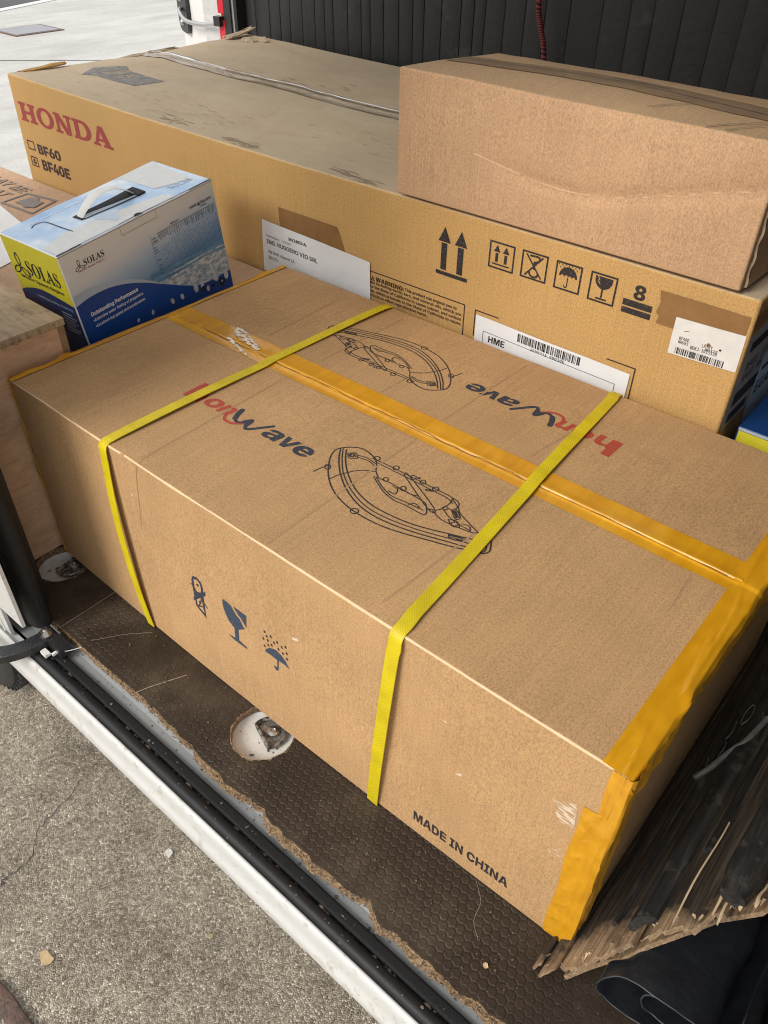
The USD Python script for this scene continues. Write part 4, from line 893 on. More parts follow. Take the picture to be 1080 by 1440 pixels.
# orange tape: centre seam with its ridge, both ends, corners
def strip(prof_fn, us, vs): 
    U, W_ = np.meshgrid(us, vs, indexing='ij'); return prof_fn(U, W_)
def seam_tape(x0, x1, y0, y1, off, seed):
    us, vs = np.linspace(x0, x1, 150), np.r_[np.linspace(y0, SEAM - .003, 6), np.linspace(SEAM - .002, SEAM + .006, 9), np.linspace(SEAM + .008, y1, 7)]
    U, W_ = np.meshgrid(us, vs, indexing='ij')
    ymid = SEAM + .0025 * (meshkit.fbm(np.stack([U * 4, U * 0, U * 0], -1), 3, seed) - .5) * 2
    y_e = W_ + .0015 * (meshkit.fbm(np.stack([U * 14, W_ * 0, W_ * 0 + seed], -1), 2, seed) - .5)
    P = np.stack([U, y_e, np.full_like(U, H0_)], -1)
    P = D_boat(P.reshape(-1, 3)).reshape(P.shape)
    d_ = y_e - ymid
    open_ = .4 + 1.3 * np.clip(meshkit.fbm(np.stack([U * 6, U * 0 + 3, U * 0], -1), 3, 4), 0, 1)
    P[..., 2] += off + .0009 * open_ * np.exp(-((d_ + .001) / .0016) ** 2) - .0026 * np.exp(-((d_ - .0022) / .0016) ** 2) - .0012 * open_ * np.exp(-((d_ - .0045) / .0022) ** 2) * 0 + .0014 * open_ * np.clip(1 - np.abs(d_ - .004) / .012, 0, 1) + .0009 * (meshkit.fbm(np.stack([U * 18, W_ * 60, U * 0], -1), 3, seed) - .4)
    return grid_sheet(P)
v, f = flat2d(line([(.03 + .01 * i, SEAM + .0014 + .0011 * math.sin(i * .37) + .0007 * math.sin(i * 1.3)) for i in range(106)], .0011)); put(boat, 'seam_gap', tm(D_boat(np.c_[v, np.full(len(v), H0_)]) + [0, 0, .0016], f), 'seam_dark')  # shade of the taped groove painted as a thin dark line
V, F = seam_tape(.012, L0 - .022, .309, .3665, .0008, 3); put(boat, 'packing_tape', tm(V, F), 'tape_amber', smooth=True)
def edge_tape(x_in, side, seed, drop=.032):
    # along an end's top edge and folded down over the end face, wrinkled
    sgn = 1 if side > 0 else -1; xe = L0 if side > 0 else 0.0
    ys = np.linspace(-.0005, W0 - .002, 230); w = abs(xe - x_in)
    s = np.r_[np.linspace(0, w - .006, 12), w - .004, w - .002, w, w + .003, w + .006, np.linspace(w + .009, w + drop, 9)]
    Y_, S_ = np.meshgrid(ys, s, indexing='ij')
    X_ = np.where(S_ < w, x_in + sgn * S_, xe); Z_ = np.where(S_ < w, H0_, H0_ - (S_ - w))
    cr_ = np.clip(1 - np.abs(S_ - w) / .006, 0, 1)
    X_ = X_ - sgn * .0012 * cr_; Z_ = Z_ - .0012 * cr_
    P = np.stack([X_, Y_, Z_], -1); P = D_boat(P.reshape(-1, 3)).reshape(P.shape)
    u_ = S_ * 1.0 + Y_ * .10
    wr = meshkit.fbm(np.stack([u_ * 75, Y_ * 6, Y_ * 0 + seed], -1), 3, seed); lo_ = meshkit.fbm(np.stack([Y_ * 9, S_ * 12, Y_ * 0], -1), 3, seed + 4)
    ridge = np.clip(1 - np.abs(2 * wr - 1) * 4.5, 0, 1); fold = np.clip((S_ - w * .45) / (w * .6), 0, 1)
    P[..., 0] += sgn * (.0010 + fold * (.0040 * ridge + .0085 * np.clip(lo_ - .30, 0, 1))) * (S_ > w * .9)
    P[..., 2] += .0013 + (.0030 * ridge * fold + .0007 * ridge * (1 - fold)) * (S_ <= w + .004)
    return grid_sheet(P)
V, F = edge_tape(1.0885, 1, 5, .045); put(boat, 'packing_tape', tm(V, F if True else F), 'tape_amber', smooth=True)
V, F = edge_tape(.0125, -1, 6); put(boat, 'packing_tape', tm(V, F), 'tape_amber', smooth=True)
def corner_tape(side, seed):
    sgn = 1 if side > 0 else -1; xe = L0 if side > 0 else 0.0
    zs = np.r_[np.linspace(.003, .300, 90), np.linspace(.302, H0_ + .0005, 26)]
    rows = []
    for z in zs:
        w = (.0355 if z <= .3005 else .019) if side > 0 else .0045
        w += .0012 * math.sin(z * 40)
        s = np.r_[np.linspace(0, w - .004, 16), w - .002, w, w + .002, w + .004, np.linspace(w + .007, w + .035, 9)]
        x = np.where(s < w, xe - sgn * (w - s), xe); y = np.where(s < w, 0.0, s - w); c = np.clip(1 - np.abs(s - w) / .005, 0, 1)
        rows.append(np.stack([x - sgn * .0012 * c, y + .0012 * c, np.full(len(s), z)], -1))
    P = np.array(rows); s_i = np.linspace(0, 1, P.shape[1])[None]
    Q = D_boat(P.reshape(-1, 3)).reshape(P.shape)
    nz_ = lambda a, b, o: meshkit.fbm(np.stack([P[..., 2] * a + s_i * 1.2, s_i * b + P[..., 2] * 3, 0 * P[..., 2] + o], -1), 3, seed)
    rg = lambda q: np.clip(1 - np.abs(2 * q - 1) * 5, 0, 1)
    e_ = np.clip(s_i / .12, 0, 1)
    Q[..., 1] -= .0007 + (.0020 * rg(nz_(4, 13, 0)) * np.clip(s_i * 2.2 - .25, .12, 1) + .0016 * rg(nz_(26, 4, 5)) * np.clip(.45 - s_i, 0, 1) * 2) * (s_i < .66) * e_
    Q[..., 0] += sgn * (.0009 + .004 * nz_(9, 6, 2) + .0022 * rg(nz_(5, 12, 7))) * (s_i > .55)
    return grid_sheet(Q)
V, F = corner_tape(1, 8); put(boat, 'packing_tape', tm(V, F), 'tape_amber', smooth=True)
V, F = corner_tape(-1, 9); put(boat, 'packing_tape', tm(V, F), 'tape_amber', smooth=True)
# scuffed white patches on the seam tape, pale scuffs by the corner
def ragged(poly, amp, seed, n=90):
    g = poly.boundary; a = np.linspace(0, 1, n)[:-1]; pts = np.array([g.interpolate(t, normalized=True).coords[0] for t in a])
    return Polygon(pts + amp * (meshkit.fbm(np.c_[pts * 400, np.zeros(len(pts)) + seed], 3, seed)[:, None] - .5) * rng.normal(0, 1.2, (len(pts), 2))).buffer(0)
def flakes(poly, holes_n, seed):
    g = ragged(poly, .004, seed); x0, y0, x1, y1 = g.bounds; r2 = np.random.default_rng(seed)
    for _ in range(holes_n):
        c = (r2.uniform(x0, x1), r2.uniform(y0, y1)); q = Point(c).buffer(r2.uniform(.0008, .0032), quad_segs=2); g = g.difference(affinity.scale(affinity.rotate(q, r2.uniform(0, 180)), 2.4, .6))
    return g
tp = Polygon([(.148, .368), (.175, .366), (.205, .352), (.247, .336), (.238, .331), (.19, .338), (.16, .350)])
def lift(v, o):
    return np.c_[v, np.full(len(v), H0_ + o)]
draped(boat, 'scuffed_tape', flakes(tp, 55, 3), lift, 'torn_paper', .0034, D_boat, .006)
draped(boat, 'scuffed_tape', flakes(Polygon([(.165, .333), (.20, .324), (.235, .313), (.24, .309), (.222, .311), (.19, .320), (.165, .327)]), 30, 5), lift, 'torn_paper', .0032, D_boat, .006)
for pg in ([(1.052, .275), (1.078, .295), (1.083, .25), (1.066, .245)], [(1.060, .190), (1.076, .198), (1.078, .178), (1.066, .175)]):
    draped(boat, 'pale_scuff', flakes(Polygon(pg), 60, 11), bf, 'scuff', .0004, D_boat, .02)
for pg in ([(.655, .245), (.667, .250), (.669, .246), (.657, .241)], [(.93, .20), (.938, .208), (.94, .203)], [(.905, .285), (.909, .288), (.911, .284)], [(.315, .315), (.322, .313), (.32, .309)]):
    draped(boat, 'pale_scuff', ragged(Polygon(pg), .001, 4), bf, 'scuff', .0004, D_boat, .02)
for pts in ([(.3454, .0121), (.3425, .151), (.3369, .2946)], [(.6146, .0082), (.6132, .1586), (.614, .3008)], [(.7902, .0246), (.801, .189)], [(1.0508, .2331), (1.0452, .3066)], [(.2119, .3833), (.2006, .5694)], [(.7657, .3784), (.7845, .5145)], [(.4888, .372), (.4912, .43)], [(.3454, .38), (.345, .60)], [(.6146, .375), (.6155, .61)]):
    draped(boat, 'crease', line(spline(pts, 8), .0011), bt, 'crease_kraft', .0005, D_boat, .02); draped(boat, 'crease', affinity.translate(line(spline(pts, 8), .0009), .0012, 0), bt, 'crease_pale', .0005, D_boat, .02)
for pts in ([(.3468, .3787), (.335, .31), (.3267, .2554)],):
    draped(boat, 'crease', line(spline(pts, 8), .0009), bf, 'crease_kraft', .0005, D_boat, .02)
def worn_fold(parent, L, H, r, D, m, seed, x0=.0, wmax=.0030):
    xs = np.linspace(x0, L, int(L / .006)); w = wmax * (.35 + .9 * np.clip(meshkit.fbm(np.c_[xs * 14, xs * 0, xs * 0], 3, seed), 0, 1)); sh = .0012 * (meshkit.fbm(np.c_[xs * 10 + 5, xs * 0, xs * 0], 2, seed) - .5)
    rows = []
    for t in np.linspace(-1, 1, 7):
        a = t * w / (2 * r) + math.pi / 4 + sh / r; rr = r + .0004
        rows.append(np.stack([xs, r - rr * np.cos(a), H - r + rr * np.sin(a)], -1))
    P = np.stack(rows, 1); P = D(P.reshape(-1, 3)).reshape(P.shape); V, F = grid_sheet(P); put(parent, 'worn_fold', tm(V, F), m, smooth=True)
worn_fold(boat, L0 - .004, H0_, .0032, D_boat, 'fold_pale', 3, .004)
# straps
def strap(xs_top, xs_front, w, seed, bow):
    xb, xf, xe = xs_top[1], xs_top[0], xs_front
    pts = [(xb, W0 + .0015, .02), (xb, W0 + .0015, H0_ * .6), (xb, W0 + .0015, H0_ - .012), (xb, W0 - .001, H0_ + .002), (xb, W0 - .012, H0_ + .0042)]
    for t in np.linspace(.04, .95, 26): pts.append((xb + (xf - xb) * t, W0 * (1 - t), H0_ + .0042 + .0012 * math.sin(t * 9 + seed)))
    pts += [(xf, .012, H0_ + .0030), (xf, .003, H0_ + .0020), (xf, -.0028, H0_ - .0020), (xf, -.0048, H0_ - .008), (xf, -.0058, H0_ - .02)]
    for t in np.linspace(.08, 1, 26): pts.append((xf + (xe - xf) * t + bow * math.sin(math.pi * t), -.0035 - .007 * math.sin(math.pi * t) ** .8, H0_ * (1 - t) + .002))
    C_ = np.array(pts); C_ = D_boat(C_) ; 
    T_ = np.gradient(C_, axis=0); T_ /= np.linalg.norm(T_, axis=1, keepdims=True)
    Xd = np.array([1.0, 0, 0]) - T_ * T_[:, :1]; Xd /= np.linalg.norm(Xd, axis=1, keepdims=True); Nn_ = np.cross(Xd, T_); 
    ring = [(-w / 2, -.0006), (-w / 2, .0006), (-w / 2 + .001, .0010), (0, .0011), (w / 2 - .001, .0010), (w / 2, .0006), (w / 2, -.0006)]
    sgn = 1.0 if Nn_[20, 2] > 0 else -1.0
    P = np.stack([C_ + Xd * a + Nn_ * sgn * b_ for a, b_ in ring], 1); P = np.concatenate([P, P[:, :1]], 1)
    return grid_sheet(P)
V, F = strap((.2725, .2935), .2845, .0185, 1, -.006); put(boat, 'strap', tm(V, F), 'strap_yellow', smooth=50)
V, F = strap((.8345, .778), .8035, .0190, 4, .002); put(boat, 'strap', tm(V, F), 'strap_yellow', smooth=50)

# ------------------------------------------------------------------ long motor carton
ox, oy = -1.047, .66
L1, W1, H1 = 1.986, .838, .588
motor = thing('long_carton', 'long dusty carton with red lettering and white labels along the far side', 'carton', (ox, oy, 0))
def D_motor(p):
    p = np.array(p, float); x, y, z = p[:, 0] / L1, p[:, 1] / W1, np.clip(p[:, 2] / H1, 0, 1)
    top = np.clip((z - .5) * 2, 0, 1)
    p[:, 2] += top * (.019 * (1 - x) ** 2 - .004 - .004 * np.sin(np.pi * np.clip(x * 1.3, 0, 1)))
    inner = np.clip(y * 6, 0, 1) * np.clip((1 - y) * 6, 0, 1) * np.clip(z * 20 - 19, 0, 1)
    p[:, 2] += inner * .018 * fbm(np.c_[p[:, :2], p[:, 2] * 0], 4.5, 3, 12) * np.clip(x * 8, .3, 1)
    p[:, 2] += np.clip(z * 20 - 19, 0, 1) * .010 * fbm(np.c_[p[:, :2], p[:, 2] * 0], 13, 3, 13) * np.clip(1 - x * 7, 0.12, 1)
    eL = np.clip(1 - p[:, 0] / .12, 0, 1) * np.clip(z * 20 - 19, 0, 1); p[:, 2] -= eL * .010 * np.sin(np.pi * np.clip(y, 0, 1)) * (1 + fbm(p, 9, 2, 3))
    p[:, 0] -= (1 - z) * .028 * np.clip(1 - p[:, 0] / .4, 0, 1)
    return p
carton_parts(motor, L1, W1, H1, ('kraft_motor', 'kraft_motor_top'), D_motor, r=.005, step=.03, mid=.42)
mf = lambda v, o: np.c_[v[:, 0] - ox, np.full(len(v), -o), v[:, 1]]
mtop = lambda v, o: np.c_[v[:, 0] - ox, v[:, 1] - oy, np.full(len(v), H1 + o)]
ident = lambda p: p
def D_lab(p):
    p = np.array(p, float); p[:, 1] -= .0030 * np.clip(meshkit.fbm(np.c_[p[:, 0] * 9, p[:, 0] * 0, p[:, 2] * 16], 3, 5) - .35, 0, 1); return p
def mprint(name, g, m, off=.0006, label=None):
    lab = name in ('paper_label', 'label_text', 'old_tape', 'stain'); return draped(motor, name, g, mf, m, off, D_lab if lab else ident, .02 if lab else None, label)
def slab(ch):
    s = lambda *a: sbox(*a)
    if ch == 'H': return union_all([s(.10, 0, .34, 1), s(.66, 0, .90, 1), s(.34, .42, .66, .58), s(0, 0, .44, .14), s(.56, 0, 1, .14), s(0, .86, .44, 1), s(.56, .86, 1, 1)])
    if ch == 'O': return affinity.scale(Point(.5, .5).buffer(.5, quad_segs=16), 1, 1.06).difference(affinity.scale(Point(.5, .5).buffer(.26, quad_segs=16), 1, 1.42))
    if ch == 'N': return union_all([s(.10, 0, .27, 1), s(.73, 0, .90, 1), Polygon([(0, 1), (.33, 1), (.90, 0), (.62, 0), (.10, .93)]), s(0, 0, .40, .13), s(0, .87, .3, 1), s(.58, .87, 1, 1)])
    if ch == 'D': return union_all([s(0, 0, .5, 1), affinity.scale(Point(.5, .5).buffer(.5, quad_segs=16), .98, 1)]).difference(union_all([s(.34, .15, .48, .85), affinity.scale(Point(.47, .5).buffer(.35, quad_segs=16), .78, 1).intersection(s(.34, 0, 1, 1))])).union(s(0, 0, .1, .14)).difference(union_all([s(-.1, .14, .10, .86)]))
    if ch == 'A': return union_all([Polygon([(.36, 1), (.60, 1), (.97, 0), (.68, 0), (.45, .72), (.22, 0), (.06, 0)]), s(.24, .25, .72, .38), s(0, 0, .38, .13), s(.54, 0, 1.04, .13)])
def slab_word(x0, x1, z0, z1, w='HONDA', gap=.06):
    n = len(w); u = (x1 - x0) / (n + gap * (n - 1)); return union_all([affinity.affine_transform(slab(c), [u, 0, 0, z1 - z0, x0 + i * u * (1 + gap), z0]) for i, c in enumerate(w)])
mprint('printed_text', slab_word(-1.0265, -.6150, .4925, .5395), 'ink_red')
def fit_text(t, x0, z0, x1, z1, kind='bold', size=64):
    return fit(text2d(t, kind, size), x0, z0, x1, z1)
mprint('printed_text', union_all([frame(-1.0305, .4195, -.996, .4435, .0032), fit_text('BF60', -.9815, .4150, -.872, .4415, 'black'), frame(-1.0330, .3755, -.9985, .4015, .0032), Point(-1.0155, .3885).buffer(.0075).difference(Point(-1.013, .390).buffer(.0030)), fit_text('BF40E', -.9785, .3735, -.8450, .4025, 'black')]), 'ink_brown')
# this-way-up arrows and handling marks
def arrow(x, z0, z1, w, hw, hh): return union_all([sbox(x - w / 2, z0, x + w / 2, z1 - hh - .002), Polygon([(x - hw, z1 - hh), (x + hw, z1 - hh), (x, z1)])])
mprint('handling_mark', union_all([arrow(.3905, .4755, .5535, .0125, .0135, .027), arrow(.4265, .4755, .5535, .0125, .0135, .027), sbox(.3745, .4655, .4445, .4725)]), 'ink')
mk = [frame(.4855, .5085, .5365, .5555, .003), arrow(.5015, .5205, .5500, .0055, .0065, .012), arrow(.5195, .5205, .5500, .0055, .0065, .012), sbox(.4935, .5155, .5275, .5180)]
mprint('handling_mark', union_all(mk), 'ink')
hook = [frame(.5505, .5095, .6005, .5560, .003), line([(.560, .5155), (.590, .5500)], .0028), line([(.560, .5500), (.590, .5155)], .0028), line(spline([(.567, .5495), (.583, .5495), (.583, .5425), (.5755, .539), (.5755, .533)]), .0034), line(spline([(.5665, .522), (.570, .5165), (.5755, .5145), (.582, .5165), (.5845, .522)]), .0034), line([(.5755, .539), (.5755, .529)], .004)]
mprint('handling_mark', union_all(hook), 'ink')
can = Point(.6395, .5325).buffer(.0165, quad_segs=10).intersection(sbox(.62, .5325, .66, .56)).difference(union_all([Point(x, .5320).buffer(.0030) for x in (.6290, .6360, .6430, .6500)]))
um = [frame(.6155, .5090, .6635, .5555, .003), can, line([(.6395, .53), (.6395, .5175)], .0018), line(spline([(.6395, .5178), (.6385, .5150), (.6355, .5150), (.6345, .5175)]), .0018)] + [sbox(x - .0007, z - .0013, x + .0007, z + .0013) for x, z in ((.621, .551), (.627, .5505), (.633, .5515), (.639, .5505), (.645, .5515), (.651, .5505), (.657, .5515), (.624, .5465), (.630, .5475), (.648, .5475), (.654, .5465))]
mprint('handling_mark', union_all(um), 'ink')
gl = Polygon([(.6870, .5505), (.7175, .5505), (.7170, .5420), (.7135, .5355), (.7075, .5315), (.7022, .5302), (.6970, .5315), (.6910, .5355), (.6875, .5420)]).difference(union_all([line([(.691, .551), (.6945, .546), (.6925, .5435), (.6965, .5385)], .0016)]))
mprint('handling_mark', union_all([frame(.6785, .5080, .7255, .5555, .003), gl, sbox(.7008, .515, .7036, .531), sbox(.6925, .5130, .7120, .5158)]), 'ink')
mprint('handling_mark', union_all([fit_text('8', .7545, .5310, .7735, .5555, 'black'), sbox(.7395, .5180, .7885, .5285), sbox(.7395, .5060, .7885, .5155)]), 'ink')
# warning panel
wl = [('WARNING:', .2290, .4055, .3010, .4150, 'black'), ('This product can expose you to', .3035, .4060, .4270, .4145, 'bold'), ('chemicals including soots, tars, and mineral oils, which are', .1840, .3970, .4385, .4050, 'medium'),
      ('known to the State of California to cause cancer, and carbon', .1850, .3880, .4385, .3960, 'medium'), ('monoxide, which is known to the State of California to cause', .1850, .3790, .4385, .3870, 'medium'), ('birth defects or other reproductive harm.', .1850, .3700, .36, .3780, 'medium')]
wg = [fit_text(t_, a_, z0, b_, z1, k_ if k_ != 'medium' else 'bold', 72) for t_, a_, z0, b_, z1, k_ in wl] + [frame(.150, .355, .4455, .4245, .0022), Polygon([(.216, .4055), (.227, .4055), (.2215, .4150)]).difference(Polygon([(.2195, .4072), (.2235, .4072), (.2215, .4110)]))]
mprint('warning_text', union_all(wg), 'ink_brown')
mprint('corner_mark', union_all([sbox(.4675, .37, .4698, .4225), sbox(.4698, .4203, .5190, .4225)]), 'ink_brown'); mprint('corner_mark', union_all([sbox(.7335, .4183, .7865, .4205), sbox(.7842, .36, .7865, .4183)]), 'ink_brown')
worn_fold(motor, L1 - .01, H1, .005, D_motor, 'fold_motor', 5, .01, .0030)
def smudge(p, q, n, spread, w, seed):
    r4 = np.random.default_rng(seed); out = []
    for k in range(n):
        t = r4.uniform(0, 1); c = np.array(p) + (np.array(q) - np.array(p)) * t + r4.normal(0, spread, 2); L = r4.uniform(.006, .035); d_ = np.array([1.0, r4.normal(0, .12)]) * L / 2
        out.append(line(spline([c - d_, c + r4.normal(0, .002, 2), c + d_], 4), w * r4.uniform(.3, 1.2)))
    return union_all(out)
for k_, (p_, q_, n_, s_, w_) in enumerate((((-.47, .70), (-.377, .695), 26, .012, .0022), ((-.232, .69), (-.11, .685), 30, .007, .0030), ((.10, .69), (.215, .672), 24, .006, .0028), ((-.55, 1.12), (-.33, 1.20), 12, .02, .0030), ((-.15, 1.20), (.0, 1.30), 10, .02, .0035), ((-.40, .78), (-.25, .74), 18, .03, .0014), ((-.70, .72), (-.45, .85), 24, .05, .0012), ((-.30, .90), (.2, .85), 30, .06, .0012), ((-.9, .75), (-.6, 1.2), 24, .08, .0012))):
    tag(draped(motor, 'smudge', smudge(p_, q_, n_, s_, w_, k_), mtop, 'smudge', .0009, D_motor, .015), kind='stuff')
# paper labels and tape
ragt = Polygon([(-.0395, .4895), (.128, .4885), (.1335, .479), (.150, .440), (-.036, .440)])
mprint('old_tape', ragt, 'tape_brown', .0004)
mprint('paper_label', Polygon([(-.0905, .4530), (.2165, .4415), (.2165, .3300), (-.0965, .3390)]), 'paper', .0022)
tx_ = [slab_word(-.0110, .0410, .4265, .4330, gap=.1)]
def sl(t_, x0, zb, x1, h, kind='bold', size=48, s=-.036):
    g = fit_text(t_, x0, zb, x1, zb + h, kind, size); return affinity.affine_transform(g, [1, 0, s, 1, 0, -s * x0])
tx_ += [sl('ING. RUGGERO VIO SRL', -.0790, .4040, .0715, .0094, 'medium', 96), sl('Destinazione:', -.0790, .4195, -.040, .0038, 'regular', 32), sl('30/3/50', -.030, .4180, -.006, .0036, 'regular', 32), sl("Via Dell' Avena 1A", -.0790, .3835, .0030, .0065, 'regular', 40), sl('30175', -.0790, .3700, -.05, .0065, 'regular', 40)]
mprint('label_text', union_all(tx_), 'ink', .0028)
mprint('paper_label', Polygon([(.4725, .4150), (.7795, .4080), (.7785, .3350), (.4725, .3400)]), 'paper', .0022)
def bars(x0, x1, z0, z1, seed, n, s=0.0):
    r2 = np.random.default_rng(seed); w = r2.choice([1, 1, 2, 3], 2 * n); e = np.r_[0, np.cumsum(w)] / w.sum(); out = []
    for i in range(n):
        a_, b_ = x0 + (x1 - x0) * e[2 * i], x0 + (x1 - x0) * e[2 * i + 1]
        out.append(Polygon([(a_, z0 + s * (a_ - x0)), (b_, z0 + s * (b_ - x0)), (b_, z1 + s * (b_ - x0)), (a_, z1 + s * (a_ - x0))]))
    return union_all(out)
ml = [line([(.4910, .33), (.4910, .3880), (.7575, .3815), (.7575, .33)], .0009, 2), fit_text('HME', .5035, .3700, .5385, .3825, 'bold', 48), bars(.5640, .6915, .3925, .4080, 3, 46, -.018), fit_text('2600314 600386', .5925, .3845, .6610, .3895, 'mono', 36)]
mprint('label_text', union_all(ml), 'ink', .0028)
mprint('old_tape', ragged(Polygon([(.7945, .5580), (.9325, .5580), (.9325, .5060), (.7990, .5060), (.8015, .517), (.7955, .523), (.7985, .54)]), .0015, 8, 140), 'tape_brown', .0005)
mprint('paper_label', Polygon([(.8285, .5255), (.9345, .5290), (.9355, .4705), (.8295, .4660)]), 'paper_worn', .0012)
mprint('label_text', union_all([bars(.8400, .9160, .4695, .4800, 9, 30, .018), sl('BF40E', .8415, .4930, .8570, .005, 'mono', 36, .03), sl('NHG65', .8415, .4870, .8570, .005, 'mono', 36, .03), sl('BDKJ-1015330', .8615, .4840, .9020, .0055, 'mono', 36, .03), sl('LRTVY', .8775, .4925, .8935, .0055, 'mono', 36, .03), sl('WHITE', .8830, .4885, .9025, .0045, 'mono', 36, .03), Point(.905, .4965).buffer(.0018), line([(.846, .508), (.853, .5095)], .0008)]), 'ink', .0018)
mprint('stain', Point(.8865, .4985).buffer(.0032), 'tape_brown', .0018)
# label wrapped on the end face
me = lambda v, o: np.c_[np.full(len(v), L1 + o), v[:, 0], v[:, 1]]
def eprint(name, g, m, off): return draped(motor, name, g, me, m, off, ident, None)
eprint('paper_label', Polygon([(.004, .529), (.16, .535), (.16, .36), (.004, .36)]), 'paper_grey', .0012)
eprint('label_text', union_all([sbox(.02, .495, .15, .512), fit_text('BF40E LRTVY', .03, .46, .14, .475, 'mono', 36), fit_text('NHG65 WHITE', .03, .44, .14, .455, 'mono', 36), sbox(.02, .40, .15, .425), sbox(.02, .37, .10, .388)]), 'ink', .0018)
eprint('paper_label', Polygon([(.115, .33), (.118, .455), (.33, .47), (.33, .30), (.15, .30)]), 'pale_blue_print', .0024); eprint('label_text', union_all([sbox(.13, .42, .20, .428), fit_text('E.U.A.L.', .13, .375, .22, .40, 'bold', 40)]), 'ink_navy', .003)
eprint('old_tape', sbox(.004, .536, .20, .56), 'tape_brown', .0006)
# faded arrow print and shiny seam tape on the top
arrowp = Polygon([(-.9044, .7911), (-.9628, .8678), (-.9111, .9364), (-.8650, .912), (-.7039, .9037), (-.7112, .8147), (-.8773, .8124)])
pw = place(fit(text2d('POWER', 'bold', 40), 0, 0, 1, 1), (-.8600, .8420), (.0150, .066), (-.036, .006)); hh_ = place(fit(text2d('HEAD', 'bold', 40), 0, 0, 1, 1), (-.805, .838), (.008, .060), (-.036, .004))
draped(motor, 'faded_print', arrowp.difference(union_all([pw, hh_])), mtop, 'ink_grey', .0008, D_motor, .012)
def top_tape(y0, y1, off, seed):
    us, vs = np.linspace(-1.046, .93, 220), np.linspace(y0, y1, 12); U, W_ = np.meshgrid(us, vs, indexing='ij')
    W_ = W_ - .027 * (U + 1.05) / 1.0 + .012
    P = np.stack([U - ox, W_ - oy, np.full_like(U, H1)], -1); P = D_motor(P.reshape(-1, 3)).reshape(P.shape)
    P[..., 2] += off + .004 * (meshkit.fbm(np.stack([U * 12, W_ * 90, U * 0], -1), 3, seed) - .4) + .004 * np.exp(-((W_ - W_.mean(1, keepdims=True)) / .006) ** 2); return grid_sheet(P)
V, F = top_tape(1.060, 1.112, .0016, 31); put(motor, 'clear_tape', tm(V, F), 'tape_clear', smooth=True)
V, F = top_tape(1.084, 1.0885, .0075, 31); put(motor, 'tape_seam', tm(V, F), 'white_print', smooth=True)  # painted glint: white strip for the highlight along the tape
V, F = top_tape(1.0895, 1.0945, .0068, 31); put(motor, 'tape_seam', tm(V, F), 'crease_dark', smooth=True)
# torn flap scraps at the far left corner and along the left edge
def scrap(c, size, rot, tilt, m, seed):
    r2 = np.random.default_rng(seed); nx, ny = 9, 5; U, W_ = np.meshgrid(np.linspace(-1, 1, nx), np.linspace(-1, 1, ny), indexing='ij')
    z = .012 * (meshkit.fbm(np.stack([U * 1.5, W_ * 1.5, U * 0 + seed], -1), 3, seed) - .3) + tilt * W_ * size[1]
    e = 1 + .15 * r2.normal(0, 1, U.shape) * ((np.abs(U) == 1) | (np.abs(W_) == 1))
    x, y = U * size[0] * e, W_ * size[1] * e; P = np.stack([c[0] + x * math.cos(rot) - y * math.sin(rot) - ox, c[1] + x * math.sin(rot) + y * math.cos(rot) - oy, c[2] + z], -1)
    V, F = grid_sheet(P); n = len(V); V2 = np.vstack([V, V - [0, 0, .004]]); bd = []
    idx = np.arange(nx * ny).reshape(nx, ny); loop = list(idx[:, 0]) + list(idx[-1, 1:]) + list(idx[-2::-1, -1]) + list(idx[0, -2:0:-1])
    for a_, b_ in zip(loop, loop[1:] + loop[:1]): bd += [[a_, a_ + n, b_ + n], [a_, b_ + n, b_]]
    put(motor, 'torn_flap', tm(V2, np.vstack([F, F[:, ::-1] + n, np.array(bd)])), m)
scrap((-1.02, 1.45, .611), (.016, .060), 0.1, .10, 'kraft_motor_top', 2); scrap((-.93, 1.43, .603), (.036, .016), .9, .2, 'kraft_motor_top', 4); scrap((-1.037, .76, .6015), (.010, .06), .05, .05, 'kraft_motor', 6); scrap((-1.040, 1.05, .592), (.009, .13), -.02, .03, 'kraft_motor_top', 8)

# ------------------------------------------------------------------ plain carton on top
px, py, pz = .283, .652, .5905
L2, W2, H2 = .624, .215, .199
plain_c = thing('plain_carton', 'plain unprinted brown carton resting on top of the long carton', 'carton', (px, py, pz))
def D_plain(p):
    p = np.array(p, float); x, y, z = p[:, 0] / L2, p[:, 1] / W2, np.clip(p[:, 2] / H2, 0, 1)
    sh = np.interp(x, [0, 1], [.050, .006]); p[:, 0] += sh * y
    top = np.clip(z * 25 - 24, 0, 1); p[:, 2] += top * (.010 * np.sin(np.pi * np.clip(y, 0, 1)) * np.sin(np.pi * np.clip(x * .9 + .05, 0, 1)) + .007 * fbm(p, 9, 3, 5))
    p[:, 2] -= .006 * np.clip(x - .3, 0, 1) * z
    p[:, 1] -= .005 * np.sin(np.pi * np.clip(x, 0, 1)) * np.sin(np.pi * z)
    c = .62 + .20 * np.sin(x * 3.0 + 3.4) + .05 * np.sin(x * 8); p[:, 1] += .0042 * np.exp(-((z - c) / .035) ** 2) * np.clip(x * 5 - 1.2, 0, 1) * np.clip(1 - y * 8, 0, 1)
    p[:, 1] -= .0035 * np.clip((z - c) / .2, 0, 1) * (1 - np.clip((z - .9) * 10, 0, 1)) * np.clip(x * 5 - 1.2, 0, 1) * np.clip(1 - y * 8, 0, 1)
    return p
carton_parts(plain_c, L2, W2, H2, ('kraft_plain', 'kraft_plain_top'), D_plain, r=.0035, step=.009, mid=.115)
ptop = lambda v, o: np.c_[v, np.full(len(v), H2 + o)]
pc_ = [(x * L2, (.62 + .20 * math.sin(x * 3.0 + 3.4) + .05 * math.sin(x * 8)) * H2) for x in np.linspace(.26, .985, 24)]
